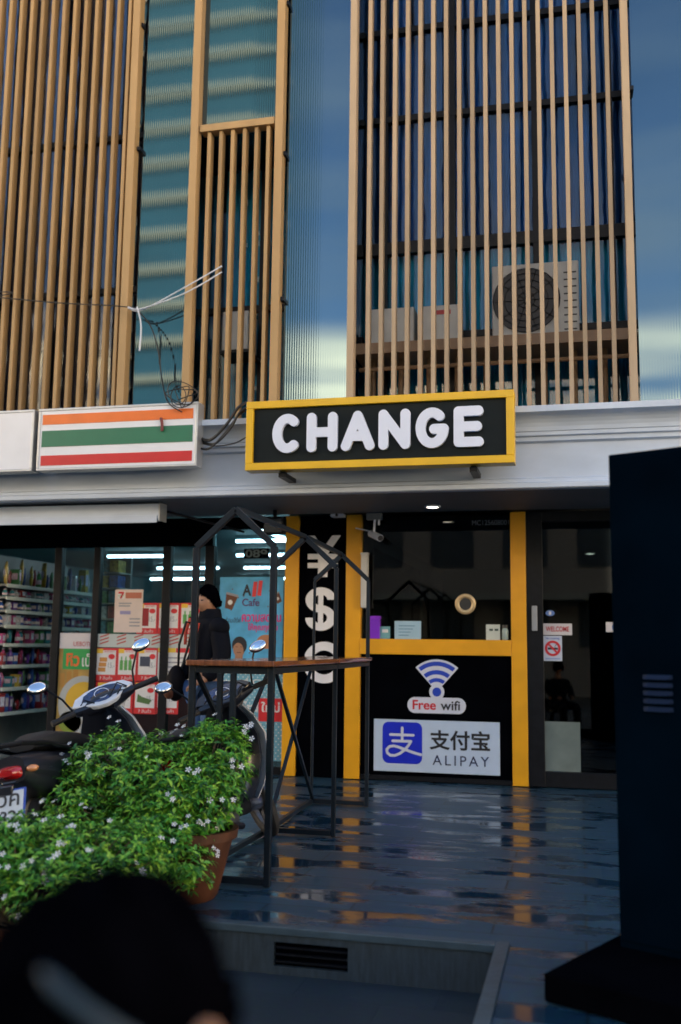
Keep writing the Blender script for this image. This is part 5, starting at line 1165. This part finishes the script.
for s_, nm in ((-1, 'l'), (1, 'r')):
    N2.update({nm+'sh': (af(s_*.17, .03, hh0-.27), (.06, .06)), nm+'el': (af(s_*.22, -.02, .72), (.045, .045)), nm+'wr': (af(s_*.13, -.24, .62), (.03, .028)), nm+'ha': (af(s_*.11, -.31, .60), (.036, .02)),
               nm+'hi': (af(s_*.09, .0, .48), (.085, .085)), nm+'kn': (af(s_*.13, -.40, .48), (.06, .06)), nm+'an': (af(s_*.13, -.42, .09), (.04, .045)), nm+'fo': (af(s_*.14, -.55, .045), (.042, .03))})
    E3 += [('che', nm+'sh'), (nm+'sh', nm+'el'), (nm+'el', nm+'wr'), (nm+'wr', nm+'ha'), ('pel', nm+'hi'), (nm+'hi', nm+'kn'), (nm+'kn', nm+'an'), (nm+'an', nm+'fo')]
g = MB(); g.bm = skin(N2, E3, 'pel'); head_into(g, (fx_, fy_, hz2), rot2, .90, .132); g.build('body', M_skin, fg, smooth=True)
s3 = lambda ks, d: {k: (N2[k][0], tuple(r_+d for r_ in N2[k][1])) for k in ks}
g = MB(); g.bm = skin(s3(up, .026), [e_ for e_ in E3 if e_[0] in up and e_[1] in up], 'pel'); g.build('jacket', M_jack, fg, smooth=True)
g = MB(); g.bm = skin(s3(lo_, .018), [e_ for e_ in E3 if e_[0] in lo_ and e_[1] in lo_], 'pel'); g.build('trousers', M_jack, fg, smooth=True)
hair((fx_, fy_, hz2+.002), rot2, Vector((1.10, 1.12, .88)), fg, cover=.45)
hq = Vector((fx_, fy_, hz2)); sp = []
for k in range(9):
    a = R(-46-k*5.5); b = R(6+k*3.4); d_ = Vector((math.cos(a)*math.cos(b), math.sin(a)*math.cos(b), math.sin(b))); l_ = rot2.inverted() @ d_
    sp.append(hq+d_*(1.03/math.sqrt((l_.x/.105)**2+(l_.y/.127)**2+(l_.z/.114)**2)))
MB().tube(sp, [.002]+[.006]*7+[.002], n=8).build('head_strap', mat('grey_strap', (.022, .042, .058), .5), fg, smooth=True)
stl = thing('plastic_stool', 'dark plastic stool under the seated person in front', 'stool', (af(0, .05, 0)[0], af(0, .05, 0)[1], LOW))
sc0 = Vector(af(0, .05, 0)); MB().lathe([(.16, .36), (.165, .375), (.16, .39)], (sc0.x, sc0.y, LOW), n=24).build('seat', M_plb, stl, smooth=True)
for k in range(4):
    a = k*math.pi/2+.6; MB().beam((sc0.x+.19*math.cos(a), sc0.y+.19*math.sin(a), LOW+.002), (sc0.x+.12*math.cos(a), sc0.y+.12*math.sin(a), LOW+.36), .04).build('leg', M_plb, stl)

# ================================================================== CABINET AT THE RIGHT
cb = thing('metal_cabinet', 'tall dark navy metal cabinet on a black plinth at right', 'cabinet', (.5, 4.2, 0))
ca = R(-26); ux, uy = Vector((math.cos(ca), math.sin(ca), 0)), Vector((-math.sin(ca), math.cos(ca), 0))
c0 = Vector((.128, 4.2, 0)); X4 = Matrix(((ux.x, uy.x, 0, c0.x), (ux.y, uy.y, 0, c0.y), (0, 0, 1, 0), (0, 0, 0, 1)))
ctop = onY(608, 455, 4.2).z; cwd = .318
bd = MB(X4).box(0, cwd, 0, .30, .102, ctop).build('body', M_cab, cb, bevel=.004)
MB(X4).box(.010, cwd-.010, -.006, -.0005, .13, ctop-.012).build('door_panel', M_cab, cb, bevel=.003)
lzv = [onY(650, y, 4.12).z for y in (677, 685, 693, 701, 709)]
for z in lzv: MB(X4).loft([[(.125, -.0065, z+.008), (.125, -.0065, z-.008), (.125, -.008, z-.008)], [(.145, -.0065, z+.009), (.145, -.0065, z-.009), (.145, -.02, z-.009)], [(.225, -.0065, z+.009), (.225, -.0065, z-.009), (.225, -.02, z-.009)], [(.245, -.0065, z+.008), (.245, -.0065, z-.008), (.245, -.008, z-.008)]]).build('louvre', mat('louvre_navy', (.010, .020, .05), .5, spec=.1), cb)
pl0 = X4.inverted() @ Vector((-.151, 3.80, 0))
MB(X4).box(pl0.x, pl0.x+1.1, pl0.y, pl0.y+.95, .006, .1015).build('plinth', M_black, cb, bevel=.006)

# ================================================================== OPPOSITE SIDE OF THE STREET (seen only in reflections)
M_owin = mat('opposite_window', (.05, .07, .09), .15); M_ow2 = mat('opposite_cream', (.20, .205, .20), .8, var=.1, vscale=.5); M_ow3 = mat('opposite_band', (.42, .37, .29), .7); M_oaw = mat('opposite_awning', (.22, .26, .25), .7)
def house(label, x0, x1, y, h, wall_m, floors, nwin, bands=False):
    t = thing('street_building', label, 'building', ((x0+x1)/2, y, LOW))
    box('wall', wall_m, t, x0, x1, y-4, y, LOW+.002, h); box('parapet', M_ow3, t, x0-.05, x1+.05, y-.3, y+.12, h+.002, h+.8)
    for f in range(floors):
        zb = 1.0+f*h/floors
        if bands: box('reflection_band', M_ow3, t, x0, x1, y+.002, y+.25, zb, zb+.28); continue
        for k in range(nwin):
            xx = x0+(x1-x0)*(k+.5)/nwin; w = (x1-x0)/nwin*.3; box('window', M_owin, t, xx-w, xx+w, y+.002, y+.03, zb+.3, zb+1.9)
    if not bands: box('awning', M_oaw, t, x0+.3, x1-.3, y+.04, y+1.2, 2.75, 2.95)
    return t
house('cream house across the street with an awning, seen in reflections', -14.5, 6.5, -13, 7.6, M_ow2, 3, 9)
house('tall banded block added across the street, left, to stripe the reflections', -17.8, -11.0, -17, 30, M_conc, 21, 0, True)  # block added so its bands stripe the reflections in the cladding panels
house('plain concrete house across the street, right, seen in reflections', 6.8, 16, -13, 7.8, M_conc, 3, 5)
house('low cream house across the street, far left, seen in reflections', -30, -14.8, -13, 7.8, M_ow2, 3, 5)
